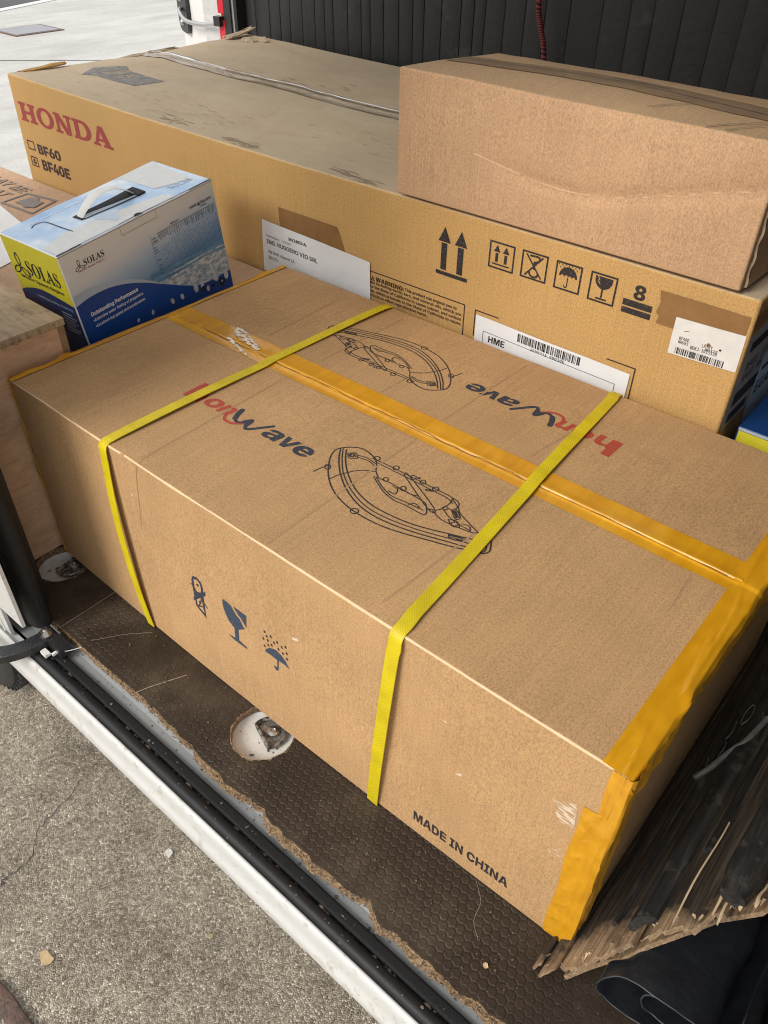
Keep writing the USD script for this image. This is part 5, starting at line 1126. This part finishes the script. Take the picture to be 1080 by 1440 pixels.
draped(plain_c, 'dent_crease', ragged(line(pc_, .0022), .0008, 3, 200), lambda v, o: np.c_[v[:, 0], np.full(len(v), -o), v[:, 1]], 'dent_pale', .0008, D_plain, .008)
draped(plain_c, 'packing_tape', ragged(Polygon([(.01, .085), (.618, .075), (.618, .138), (.01, .140)]), .001, 2, 160), ptop, 'tape_dull', .0012, D_plain, .012)
for pg, w in ((((.03, .115), (.3, .112), (.45, .106), (.62, .100)), .0022), (((.30, .128), (.36, .122), (.40, .121)), .003), (((.42, .03), (.46, .075)), .0016), (((.52, .0), (.56, .05), (.60, .08)), .002), (((.545, .0), (.575, .045), (.62, .075)), .0015)):
    draped(plain_c, 'tape_crease', line(spline(pg, 5), w), ptop, 'crease_dark', .0022, D_plain, .01)
# raw board edge at the right end flap
put(plain_c, 'end_flap', tm(*grid_sheet(D_plain(np.array([[L2 + .0035 + .001 * math.sin(z * 90), y, z] for z in np.linspace(.004, H2 - .003, 22) for y in np.linspace(.012, W2 - .01, 8)])).reshape(22, 8, 3))), 'kraft_plain', smooth=True)
put(plain_c, 'raw_edge', tm(*grid_sheet(D_plain(np.array([[L2 + o + .0012 * math.sin(z * 170), .0115, z] for z in np.linspace(.004, H2 - .003, 40) for o in (0.0, .0036)])).reshape(40, 2, 3))), 'board_edge')

# ------------------------------------------------------------------ small printed box with handle
SO = np.array([-.05, .161, .528]); SR = np.array([[.99873728, -.04696595, .01783365], [.04876341, .99165978, -.11930221], [-.01208177, .1200212, .99269781]])
SW, SL_, SH = .170, .3595, .246
prop = thing('handle_box', 'blue white and yellow printed box with a carry handle, tilted behind the crate', 'box', SO - SR[:, 2] * SH, SR)
V, F, N = rounded_box(SW, SL_, SH, .0018, .03); V = V - [SW, 0, 0]
def D_prop(p):
    p = np.array(p, float); u, v, w = (p[:, 0] + SW) / SW, p[:, 1] / SL_, p[:, 2] / SH
    p[:, 2] += .0035 * np.clip(w * 20 - 19, 0, 1) * fbm(np.c_[p[:, :2], p[:, 0] * 0], 14, 2, 4); p[:, 0] += .0022 * np.sin(np.pi * w) * np.sin(np.pi * v) * np.clip(u, 0, 1); return p
V = D_prop(V); put(prop, 'carton_body', tm(V, F), 'white_print', smooth=40)
px_ = lambda v, o: np.c_[np.full(len(v), o), v[:, 0], v[:, 1] + SH]       # long side: (y, z below the top)
pt_ = lambda v, o: np.c_[v, np.full(len(v), SH + o)]                      # top: (x, y)
pf_ = lambda v, o: np.c_[v[:, 0], np.full(len(v), -o), v[:, 1] + SH]      # short side: (x, z below the top)
def pside(name, g, m, off): return draped(prop, name, g, px_, m, off, D_prop, .03)
def ptopp(name, g, m, off): return draped(prop, name, g, pt_, m, off, D_prop, .03)
def pfront(name, g, m, off): return draped(prop, name, g, pf_, m, off, D_prop, .03)
face = sbox(.0015, -SH + .002, SL_ - .0015, -.002)
sw = spline([(.0, -.0955), (.0334, -.0905), (.0731, -.0921), (.1112, -.1016), (.1486, -.1173), (.196, -.1435), (.2569, -.1761), (.30, -.1865), (.3595, -.189)], 6)
sw2 = spline([(.0, -.0760), (.0393, -.0756), (.0767, -.0826), (.1137, -.0946), (.1504, -.1122), (.196, -.1425), (.22, -.156)], 6)
low = Polygon([tuple(p) for p in sw] + [(SL_, -.4), (0, -.4)]).intersection(face); low2 = Polygon([tuple(p) for p in sw2] + [(.22, -.4), (0, -.4)]).intersection(face)
sea = Polygon([(.165, -.1085), (SL_, -.1165), (SL_, -.20), (.19, -.20), (.165, -.13)]).intersection(face)
foam = ragged(Polygon([(.183, -.1330), (.24, -.1345), (.30, -.1325), (SL_ - .003, -.1400), (SL_ - .003, -.195), (.18, -.195)]), .004, 5, 160)
pside('side_print', face, 'fade_print', .0004); pside('sea_picture', sea.buffer(-.001), 'sea_print', .0007); pside('foam_picture', foam, 'foam_print', .0010)
pside('foam_picture', ragged(Polygon([(.205, -.1255), (.30, -.1265), (SL_ - .004, -.1300), (SL_ - .004, -.1330), (.29, -.1300), (.21, -.1290)]), .0012, 6, 90), 'foam_print', .0011)
pside('blue_panel', low2.difference(low), 'band_print', .0013); pside('blue_panel', low, 'royal_print', .0016)
slogo = lambda x0, z0, x1, z1, tag_: union_all([fit(text2d('SOLAS', 'serif', 72), x0 + (x1 - x0) * .30, z0, x1, z1)] + [affinity.rotate(affinity.scale(Point(0, 0).buffer(1, quad_segs=6), .20 * (z1 - z0), .56 * (z1 - z0)).difference(affinity.scale(Point(0, 0).buffer(1, quad_segs=6), .11 * (z1 - z0), .44 * (z1 - z0))), a_, origin=(0, 0)) if 0 else
    affinity.translate(affinity.rotate(affinity.translate(affinity.scale(Point(0, 0).buffer(1, quad_segs=6), .24 * (z1 - z0), .46 * (z1 - z0)).difference(affinity.scale(Point(0, 0).buffer(1, quad_segs=6), .15 * (z1 - z0), .34 * (z1 - z0))), 0, .5 * (z1 - z0)), a_, origin=(0, 0)), x0 + (x1 - x0) * .14, z0 + (z1 - z0) * .35) for a_ in (0, 122, -122)])
pside('printed_logo', slogo(.0255, -.0355, .0875, -.0235, 0), 'ink', .0009)
pside('printed_text', fit_text('Where Speed Begins', .029, -.0425, .0850, -.0385, 'medium', 32), 'ink_red_orange', .0009)
pside('printed_text', union_all([fit_text('Outstanding Performance', .0228, -.1275, .1304, -.1170, 'bold', 48), fit_text('•Extensive water fishing of propellers.', .0239, -.1380, .1392, -.1305, 'medium', 40), fit_text('•Excellent top speed and acceleration.', .0243, -.1500, .1404, -.1425, 'medium', 40)]), 'white_print', .0022)
pside('printed_text', fit_text('www.solas.com', .292, -.0330, .3480, -.0265, 'medium', 40), 'ink', .0009)
tb = [sbox(.2050, -.0445, .3540, -.0437), sbox(.188, -.0605, .2045, -.0600), line([(.1885, -.0415), (.1885, -.10)], .0005)]
r2 = np.random.default_rng(3)
for i in range(27):
    x = .2070 + i * .0055; tb.append(sbox(x, -.0440 - r2.uniform(.009, .0185), x + .0009, -.0450))
    if r2.random() < .55: tb.append(sbox(x + .0022, -.0440 - r2.uniform(.006, .0165), x + .0030, -.0455))
for j in range(11):
    z = -.0675 - j * .0051
    for i in range(27):
        if r2.random() < .58: x = .2070 + i * .0055; tb.append(sbox(x, z, x + .0016, z + .0018))
    if r2.random() < .85: tb.append(sbox(.1895, z, .1895 + r2.uniform(.005, .011), z + .0014))
pside('size_table', union_all(tb), 'dot_print', .0012)
pside('printed_text', union_all([fit_text('THE', .1905, -.0525, .2005, -.0490, 'medium', 32), fit_text('NUMBER', .1905, -.0580, .2030, -.0545, 'medium', 32), sbox(.3135, -.0345, .3175, -.030), fit_text('Suzuki', .3190, -.0385, .3330, -.0345, 'medium', 32), fit_text('MERCURY', .240, -.0415, .262, -.038, 'medium', 32)]), 'ink_navy', .0009)
# die cut tab and crease lines, little propellers printed along the lower edge
pside('tab_line', union_all([line([(.0, -.0022), (SL_, -.0022)], .0012, 2), line([(.133, -.003), (.133, -.018), (.215, -.0165), (.215, -.003)], .0008, 2)]), 'board_edge', .0009)
bl = []
for y_, z_, s in ((.1480, -.1805, .9), (.1985, -.1815, 1.15), (.2235, -.1840, 1.15), (.2610, -.1840, 1.6), (.2780, -.1870, 1.2), (.2910, -.1985, 1.1), (.3150, -.1850, 1.7), (.3440, -.1930, 1.6), (.1120, -.1790, .7)):
    bl.append(affinity.rotate(affinity.scale(Point(y_, z_).buffer(.0058, quad_segs=6), .62 * s, 1.0 * s), r2.uniform(-25, 25)))
[pside('propeller_picture', g_, 'silver_print', .0021 + .0001 * k_) for k_, g_ in enumerate(bl)]
[pside('propeller_picture', g_, 'ink', .0026) for g_ in (Point(.3300, -.2010).buffer(.0085).difference(Point(.3305, -.2005).buffer(.0038)), Point(.2790, -.1935).buffer(.006), Point(.3055, -.1985).buffer(.004))]
pside('propeller_picture', Point(.3305, -.2005).buffer(.0020), 'silver_print', .0028)
# yellow short side
ff = sbox(-SW + .0015, -SH + .002, -.0015, -.002); cv = spline([(-SW, -.111), (-.145, -.1000), (-.1, -.0897), (-.05, -.0910), (.0, -.0965)], 6)
pfront('yellow_panel', ff, 'yellow_print', .0005); pfront('blue_panel', Polygon([tuple(p) for p in cv] + [(0, -.4), (-SW, -.4)]).intersection(ff), 'navy_print', .0009)
pfront('printed_logo', slogo(-.158, -.0660, -.020, -.0370, 1), 'ink', .0011)
pfront('printed_text', fit_text('Where Speed Begins', -.148, -.0805, -.020, -.0715, 'medium', 40), 'ink_brown', .0011)
pfront('printed_text', union_all([fit_text('Leading Quality in Sailing', -.115, -.1090, -.010, -.1030, 'medium', 32)] + [sbox(-.05, -.1200 - k_ * .006, -.05 + w_, -.1175 - k_ * .006) for k_, w_ in enumerate((.03, .042, .036, .04, .028, .041, .036))]), 'band_print', .0015)
# top: sky picture, paler panel, handle in its slot, curved cut
ft = sbox(-SW + .002, .002, -.002, SL_ - .002)
ptopp('top_print', ft, 'sky_print', .0004); ptopp('pale_panel', Polygon([(-.1675, .2677), (-.062, .2702), (-.0356, .3400), (-.1665, .3540)]), 'grey_print', .0009)
ptopp('pale_panel', ragged(Polygon([(-.045, .004), (-.004, .004), (-.004, .27), (-.03, .26), (-.055, .15), (-.06, .06)]), .002, 3), 'grey_print', .0008)
ptopp('cut_line', line(spline([(-.1300, .0420), (-.1355, .0520), (-.1340, .0640), (-.1250, .0705), (-.090, .0720), (-.0527, .0738)], 6), .0022), 'slot_dark', .0012)
[ptopp('tab_line', line([(-x_, a_), (-x_, b_)], w_, 2), 'slot_dark', .0012) for x_, a_, b_, w_ in ((.0015, .0, .052, .0022), (.0015, .301, SL_, .0022), (.003, .135, .300, .0012))]
ptopp('thumb_notch', Point(0, .180).buffer(.0090).intersection(sbox(-.02, .1, -.0005, .3)), 'slot_dark', .0014)
ptopp('handle_slot', Polygon([(-.1000, .108), (-.0740, .110), (-.0640, .238), (-.0700, .252), (-.1000, .252), (-.1060, .236), (-.101, .16)]), 'slot_dark', .0013)
ptopp('pale_panel', Polygon([(-.0905, .112), (-.0725, .118), (-.0650, .236), (-.0745, .24)]).buffer(-.002), 'pale_blue_print', .0018)
ptopp('pale_panel', union_all([affinity.rotate(affinity.scale(Point(-.048, .158).buffer(.02), .5, 1), a_, origin=(-.045, .150)) for a_ in (20, 140, 250)]), 'pale_blue_print', .0011)
ptopp('printed_text', place(fit(text2d('SOLAS', 'serif', 40), 0, 0, 1, 1), (-.034, .288), (.006, .050), (-.016, 0)), 'band_print', .0012)
ptopp('printed_text', place(fit(text2d('www.solas.com propellers', 'medium', 32), 0, 0, 1, 1), (-.142, .045), (.002, .125), (-.005, 0)), 'white_print', .0012)
hy = np.linspace(0, 1, 22); hp = np.c_[-.088 + .006 * hy, .114 + .122 * hy, SH - .001 + .030 * np.sin(np.pi * hy) ** .85]
w_ = .0125 * (.72 + .28 * np.sin(np.pi * hy)); P = np.array([[p + [o[0] * w, 0, o[1]] for o in ((-1, 0), (-.6, .0014), (.6, .0014), (1, 0), (.6, -.0012), (-.6, -.0012))] for p, w in zip(hp, w_)]); P = np.concatenate([P, P[:, :1]], 1)
V, F = grid_sheet(P); put(prop, 'handle', tm(V, F[:, ::-1]), 'handle_card', smooth=50)
put(prop, 'handle_anchor', bx((-.100, .232, SH + .0005), (-.064, .250, SH + .004)), 'slot_dark')

# ------------------------------------------------------------------ low carton behind the crate
c6, s6 = math.cos(.12), math.sin(.12); LR = np.array([[1, 0, 0], [0, c6, -s6], [0, s6, c6]])
LW, LH, LL = .49, .282, 1.21
lo = np.array([-1.255, .652, .3390]) - LR[:, 1] * LW - LR[:, 2] * LH
lowc = thing('low_carton', 'pale brown carton lying low and tilted between the crate and the long carton', 'carton', lo, LR)
def D_low(p):
    p = np.array(p, float); p[:, 2] += np.clip(p[:, 2] / LH * 20 - 19, 0, 1) * .005 * fbm(np.c_[p[:, :2], p[:, 0] * 0], 7, 3, 2); return p
carton_parts(lowc, LL, LW, LH, ('kraft_low', 'kraft_low'), D_low, mid=LW * .5, step=.04)
lt = lambda v, o: np.c_[v[:, 0] - lo[0], (v[:, 1] - .652) / c6 + LW, np.full(len(v), LH + o)]
draped(lowc, 'paper_label', Polygon([(-1.05, .506), (-.954, .502), (-.738, .463), (-.64, .40), (-.62, .2), (-1.0, .2)]), lt, 'paper', .0020, D_low, .04)
fr_ = Polygon([(-.975, .512), (-.963, .590), (-.843, .606), (-.828, .519)])
draped(lowc, 'faded_print', union_all([fr_.difference(fr_.buffer(-.007)), Polygon([(-.94, .535), (-.93, .575), (-.905, .588), (-.885, .575), (-.865, .58), (-.858, .545), (-.885, .53), (-.91, .538)])]), lt, 'ink_faded', .0020, D_low, .03)
draped(lowc, 'faded_print', union_all([place(fit(text2d('LAY ME', 'bold', 40), 0, 0, 1, 1), (-1.150, .575), (.17, .002), (.012, .032)), place(fit(text2d('FLAT', 'bold', 40), 0, 0, 1, 1), (-1.125, .532), (.12, .002), (.012, .030))]), lt, 'ink_faint', .0020, D_low, .03)

# ------------------------------------------------------------------ plywood crate
crate = thing('wooden_crate', 'plywood crate with worn top at the left edge beside the banded carton', 'crate', (-.022, .128, 0))
cx0, cy0, ch = -.58, -.216, .440
def panel(name, lo_, hi_, m, seed):
    b = bx(lo_, hi_); b = b.subdivide().subdivide(); b.vertices += .0007 * (np.stack([fbm(b.vertices, 30, 2, seed + k) for k in range(3)], 1)); return put(crate, name, b, m)
panel('side_panel', (-.012, cy0 + .012, .0), (0, -.0125, ch - .0125), 'crate_ply', 1); panel('back_panel', (cx0, -.012, 0), (.0005, 0, ch - .0125), 'crate_edge', 2)
panel('front_panel', (cx0, cy0, 0), (0, cy0 + .0115, ch - .0125), 'crate_ply', 3); panel('side_panel', (cx0 - .012, cy0, 0), (cx0 - .0005, 0, ch - .0125), 'crate_ply', 4)
panel('top_panel', (cx0 - .014, cy0 - .002, ch - .0120), (.0025, .0020, ch), 'crate_top', 5)
for k in range(7):
    y = -.02 - .03 * k + rng.normal(0, .004); hd_ = trimesh.creation.cylinder(.0022, .0012, sections=8); hd_.apply_transform(trimesh.transformations.rotation_matrix(math.pi / 2, [0, 1, 0])); hd_.apply_translation((.0030, y, ch - .006)); put(crate, 'nail', hd_, 'steel')
sl_ = []
for k in range(26):
    y = rng.uniform(cy0 + .05, -.02); s = trimesh.creation.cone(.0009, rng.uniform(.006, .018), sections=4); s.apply_transform(trimesh.transformations.euler_matrix(rng.uniform(-.9, .9), 1.3 + rng.uniform(-.3, .4), 0)); s.apply_translation((.001, y, ch - .012)); sl_.append(s)
put(crate, 'splinters', cat(*sl_), 'crate_edge', kind='stuff')

# ------------------------------------------------------------------ boxes on the right, behind the banded carton
blue = thing('blue_box', 'blue topped box with yellow side half hidden at the right edge', 'box', (.955, .708, 0))
V, F, N = rounded_box(.26, .25, .36, .002, .06); put(blue, 'carton_body', tm(V, F), 'blue_print', smooth=40)
put(blue, 'yellow_panel', tm(*grid_sheet(np.array([[[x, -.0008, z] for z in (.003, .3535)] for x in (.003, .257)]))), 'yellow_print'); put(blue, 'pale_edge', bx((.002, -.0012, .3545), (.258, .0, .3585)), 'band_print')
v, f = flat2d(place(fit(text2d('SOLAS', 'serif', 40), 0, 0, 1, 1), (.052, .078), (.012, .085), (-.026, .004))); put(blue, 'printed_logo', tm(np.c_[v, np.full(len(v), .3608)], f), 'yellow_print')
# ------------------------------------------------------------------ splintered plywood boards leaning at the right
mat('weathered_ply', {
    'tc': ('texture_coordinate', {}), 'dot': ('vector_math', {'math_type': 'dot_product', 'vector2': (-.909, 1.0, 0)}),
    'map': ('mapping', {'scale': (170.0, 7.0, 170.0)}), 'n': ('noise_texture', {'scale': 1.0, 'detail': 7.0, 'roughness': .62, 'distortion': 1.0}),
    'dark': ('rgb_ramp', {'ramp': [(.28, (.013, .010, .008)), (.5, (.036, .028, .021)), (.74, (.105, .083, .060))]}), 'bare': ('rgb_ramp', {'ramp': [(.28, (.12, .072, .038)), (.5, (.25, .165, .095)), (.74, (.40, .29, .18))]}),
    'd': ('math', {'math_type': 'multiply_add', 'value2': -7.0, 'value3': .98}), 'n2': ('noise_texture', {'scale': 13.0, 'detail': 6.0, 'roughness': .7}), 'sum': ('math', {'math_type': 'multiply_add', 'value2': 1.5}),
    'rr': ('rgb_ramp', {'ramp': [(.85, (0, 0, 0)), (1.0, (1, 1, 1))]}), 'half': ('math', {'math_type': 'multiply', 'value2': .62}), 'mx': ('mix_color', {}), 'bu': ('bump', {'strength': 1.0, 'distance': .0012}), 'p': ('principled_bsdf', {'roughness': .62, 'specular_ior_level': .35}),
}, [('tc.object', 'dot.vector1'), ('tc.object', 'map.vector'), ('map.vector', 'n.vector'), ('n.fac', 'dark.fac'), ('n.fac', 'bare.fac'), ('dot.value', 'd.value1'), ('tc.object', 'n2.vector'), ('n2.fac', 'sum.value1'), ('d.value', 'sum.value3'), ('sum.value', 'half.value1'), ('half.value', 'rr.fac'),
    ('rr.color', 'mx.fac'), ('dark.color', 'mx.a'), ('bare.color', 'mx.b'), ('mx.result', 'p.base_color'), ('n.fac', 'bu.height'), ('bu.normal', 'p.normal')])
P0_ = np.array([1.118, -.055, .02]); nS = np.array([-.792, 0, .61])
boards = thing('broken_plywood', 'dark splintered plywood sheets leaning right of the banded carton', 'plywood', P0_)
def S(t, d, o=0.0):
    t, d = np.broadcast_arrays(np.asarray(t, float), np.asarray(d, float)); return np.stack([.154 * t, .14 * t + d, .2 * t], -1) + nS * np.asarray(o)[..., None] if np.ndim(o) else np.stack([.154 * t, .14 * t + d, .2 * t], -1) + nS * o
def ply(name, t0, t1, off, th, m, seed, d0=0.0, d1=1.25, bulge=0.0, jag=.012, skew=0.0):
    nt, nd = 14, 46; u = np.linspace(0, 1, nt); dd_ = np.r_[np.linspace(0, .12, 18), np.linspace(.14, d1, nd - 18)]
    jg = d0 + jag * (meshkit.fbm(np.c_[np.linspace(t0, t1, nt) * 34, u * 0, u * 0 + seed], 4, seed) - .35) * 2
    U, DD = np.meshgrid(u, dd_, indexing='ij'); dq = jg[:, None] + (DD - 0) * (1 - jg[:, None] / d1)
    tq = t0 + (t1 - t0) * U + skew * DD + .010 * (meshkit.fbm(np.stack([U * 0 + seed, DD * 4, U * 0], -1), 3, seed) - .5)
    o = off + bulge * np.sin(np.pi * U) + .004 * (meshkit.fbm(np.stack([U * 3 * (t1 - t0) * 5, DD * 3, U * 0 + seed], -1), 3, seed + 3) - .5) * 2
    A = S(tq, dq) + nS * o[..., None]; B = A - nS * th
    VA, FA = grid_sheet(A); n = len(VA); idx = np.arange(nt * nd).reshape(nt, nd); loop = list(idx[:, 0]) + list(idx[-1, 1:]) + list(idx[-2::-1, -1]) + list(idx[0, -2:0:-1]); bd = []
    for a_, b_ in zip(loop, loop[1:] + loop[:1]): bd += [[a_, b_, b_ + n], [a_, b_ + n, a_ + n]]
    Fm = np.vstack([FA[:, ::-1], FA + n, np.array(bd)[:, ::-1]]); 
    mesh_ = tm(np.vstack([VA, B.reshape(-1, 3)]), Fm)
    if (np.cross(VA[FA[0, 1]] - VA[FA[0, 0]], VA[FA[0, 2]] - VA[FA[0, 0]]) @ nS) > 0: mesh_.faces = mesh_.faces[:, ::-1]
    p_ = put(boards, name, mesh_, m, smooth=35)
    # torn pale edge: slivers of veneer sticking out of the broken end
    sv = []; r3 = np.random.default_rng(seed)
    for k in range(int(26 * (t1 - t0) / .2) if jag > .004 else 0):
        uu = r3.uniform(0, 1); tt_ = t0 + (t1 - t0) * uu; j = np.interp(uu, u, jg); L = r3.uniform(.003, .012) * (2.0 if r3.random() < .1 else 1)
        a_ = S(tt_ + r3.normal(0, .01), j + .016) + nS * (off + bulge * math.sin(math.pi * uu) - r3.uniform(.0, th)); b_ = a_ + np.array([r3.normal(0, .003), -L, r3.normal(0, .003)]); w = r3.uniform(.0008, .0032)
        q = np.array([.61, 0, .79]) * w; sv.append(tm([a_ - q, a_ + q, a_ + nS * w * .6, b_], [[0, 1, 3], [1, 2, 3], [2, 0, 3], [0, 2, 1]]))
    if sv: put(p_, 'torn_edge', cat(*sv), 'splinter' if seed % 3 else 'bare_ply', kind='stuff')
    return p_
ply('ply_strip', -.10, -.055, .004, .003, 'weathered_ply', 21, .02, jag=.006); ply('ply_strip', -.04, .045, .001, .003, 'weathered_ply', 22, .004, jag=.006)
ply('ply_strip', .03, .225, -.004, .006, 'weathered_ply', 23, .004); ply('ply_strip', .21, .40, .000, .006, 'weathered_ply', 24, .0); ply('ply_strip', .485, .635, .001, .006, 'weathered_ply', 25, .004)
ply('ply_strip', .64, .815, -.003, .007, 'weathered_ply', 26, -.002); ply('ply_strip', .98, 1.22, -.002, .007, 'weathered_ply', 27, .0); ply('ply_strip', 1.20, 1.32, .001, .007, 'weathered_ply', 28, .03)
ply('backing_sheet', .02, 1.32, -.016, .006, 'weathered_ply', 29, .010, jag=.016)
ply('dark_batten', .375, .500, .006, .012, 'dark_batten', 30, .024, bulge=.007, jag=.003); ply('dark_batten', .235, .262, .004, .006, 'dark_batten', 32, .05, bulge=.002, jag=.003)
ply('dark_batten', .555, .60, .004, .006, 'dark_batten', 33, .12, bulge=.002, jag=.003)
dq = np.linspace(-.004, 1.2, 40); pth = S(.895 + .02 * np.sin(dq * 7), dq, .014); rad = .0195 * (1 + .16 * (meshkit.fbm(np.c_[dq * 30, dq * 0, dq * 0], 3, 2) - .5)); rad[0] *= .72
put(boards, 'dark_roll', tube(pth, rad, 14), 'dark_batten', smooth=40)
for (t_, d_, L_, w_, o_) in ((.800, -.008, .30, .0036, .006), (.835, -.022, .06, .0024, .003), (.612, .004, .16, .0012, .005), (.905, -.010, .03, .0030, .002), (.955, -.008, .034, .0034, -.002)):
    ys = np.linspace(0, 1, 9); pw_ = w_ * (1 - ys) ** .7 * np.clip(ys * 8 + .25, 0, 1) * (1 + .5 * (meshkit.fbm(np.c_[ys * 6, ys * 0 + t_ * 50, ys * 0], 2, 3) - .5)) + .0002
    c_ = S(t_ + .018 * ys * (L_ > .2) + .0012 * np.sin(ys * 9), d_ + L_ * ys, o_ + .002 * np.sin(ys * 5)); q = np.array([.61, 0, .79])
    P = np.stack([c_ - q * pw_[:, None], c_ + nS * .0016, c_ + q * pw_[:, None], c_ - nS * .001], 1); P = np.concatenate([P, P[:, :1]], 1); V, F = grid_sheet(P); put(boards, 'splinter', tm(V, F), 'splinter')
wires = {'band': [(1.1901, 0.3936, 0.13), (1.1847, 0.3652, 0.123), (1.1801, 0.3455, 0.117), (1.1726, 0.333, 0.1073), (1.1653, 0.3162, 0.0978), (1.1586, 0.2972, 0.0891), (1.147, 0.2772, 0.0741)], 'c1': [(1.1496, 0.3199, 0.0774), (1.1526, 0.2965, 0.0813), (1.1464, 0.2794, 0.0732)], 'c2': [(1.1574, 0.3984, 0.0875), (1.1592, 0.3732, 0.0899), (1.1566, 0.3565, 0.0866)], 'l3': [(1.1647, 0.3869, 0.0971), (1.1703, 0.4006, 0.1043), (1.1693, 0.4237, 0.103), (1.1649, 0.4323, 0.0973), (1.1616, 0.4174, 0.093), (1.1622, 0.3922, 0.0938)], 'l4': [(1.1815, 0.41, 0.1188), (1.185, 0.3866, 0.1234), (1.1793, 0.3669, 0.116), (1.1734, 0.3516, 0.1084)], 'l5': [(1.1701, 0.3785, 0.1041), (1.1737, 0.3579, 0.1087), (1.1713, 0.3375, 0.1056)], 'l6': [(1.1589, 0.3505, 0.0895), (1.1609, 0.3382, 0.0921), (1.1591, 0.3197, 0.0897)]}
wr_ = thing('tangled_cord', 'thin grey cord loops lying along the dark splintered boards', 'cord', wires['band'][-1])
for nm, pts in wires.items():
    q = np.array(pts) - np.array(wires['band'][-1]); put(wr_, 'cord_loop' if nm != 'band' else 'webbing', tube(spline(q, 6), .0045 if nm == 'band' else .0009, 6), 'wire_grey', smooth=True)

# ------------------------------------------------------------------ black vinyl bag
bag = thing('black_bag', 'folded black vinyl bag lying under the splintered boards at the lower right', 'bag', (1.175, -.075, .0))
A = np.linspace(0, 1.75 * 2 * np.pi, 170); yl = np.r_[np.linspace(0, .1, 16), np.linspace(.12, .60, 30)]
AA, YY = np.meshgrid(A, yl, indexing='ij')
sc_ = .24 + .76 * AA / A[-1]; ph = AA + 2.3
hw, hh2 = .094 * sc_, .050 * sc_ ** .9
jy = .016 * (meshkit.fbm(np.stack([AA * .7, AA * 0, AA * 0], -1), 3, 4) - .4) + .030 * (1 - sc_)
X_ = .066 + hw * np.sign(np.cos(ph)) * np.abs(np.cos(ph)) ** .85; Zc = .049 + .20 * np.maximum(X_ - .02, 0) ** 1.25 * np.clip(1 - YY * 3, .3, 1)
Z_ = Zc + hh2 * np.sign(np.sin(ph)) * np.abs(np.sin(ph)) ** .8
wv = meshkit.fbm(np.stack([X_ * 9 + YY * 5, YY * 6 - X_ * 4, sc_ * 3], -1), 4, 6) - .5
fold = np.clip(1 - np.abs(2 * meshkit.fbm(np.stack([X_ * 14 - YY * 9, YY * 3, sc_ * 2], -1), 3, 8) - 1) * 3, 0, 1)
Z_ = np.maximum(Z_ + .020 * wv + .009 * fold, .003 + .012 * (1 - sc_)); X_ = X_ + .018 * wv
Zlim = .006 + (X_ + .05) * 1.30 - .012; Z_ = np.where(YY > .02, np.minimum(Z_, np.maximum(Zlim, .004)), Z_)
P = np.stack([X_, jy + YY + .25 * X_ * 0 + .040, Z_], -1)
n_ = np.cross(np.gradient(P, axis=0), np.gradient(P, axis=1)); n_ /= np.linalg.norm(n_, axis=2, keepdims=True) + 1e-12
Q = P + .0012 * n_; R_ = P - .0012 * n_
V, F = grid_sheet(Q); V2, F2 = grid_sheet(R_); n0 = len(V)
rim = []; ni, nj = P.shape[:2]; idx = np.arange(ni * nj).reshape(ni, nj)
for i in range(ni - 1): rim += [[idx[i, 0], idx[i + 1, 0], idx[i + 1, 0] + n0], [idx[i, 0], idx[i + 1, 0] + n0, idx[i, 0] + n0]]
put(bag, 'rolled_cover', tm(np.vstack([V, V2]), np.vstack([F, F2[:, ::-1] + n0, np.array(rim)])), 'bag_vinyl', smooth=40)
put(bag, 'seam_piping', tube(P[:, 0], .0012, 6), 'bag_rim_light', smooth=True); put(bag, 'seam_piping', tube(P[-1], .0015, 6), 'bag_vinyl', smooth=True)  # paler first tube paints the highlight on the open rim
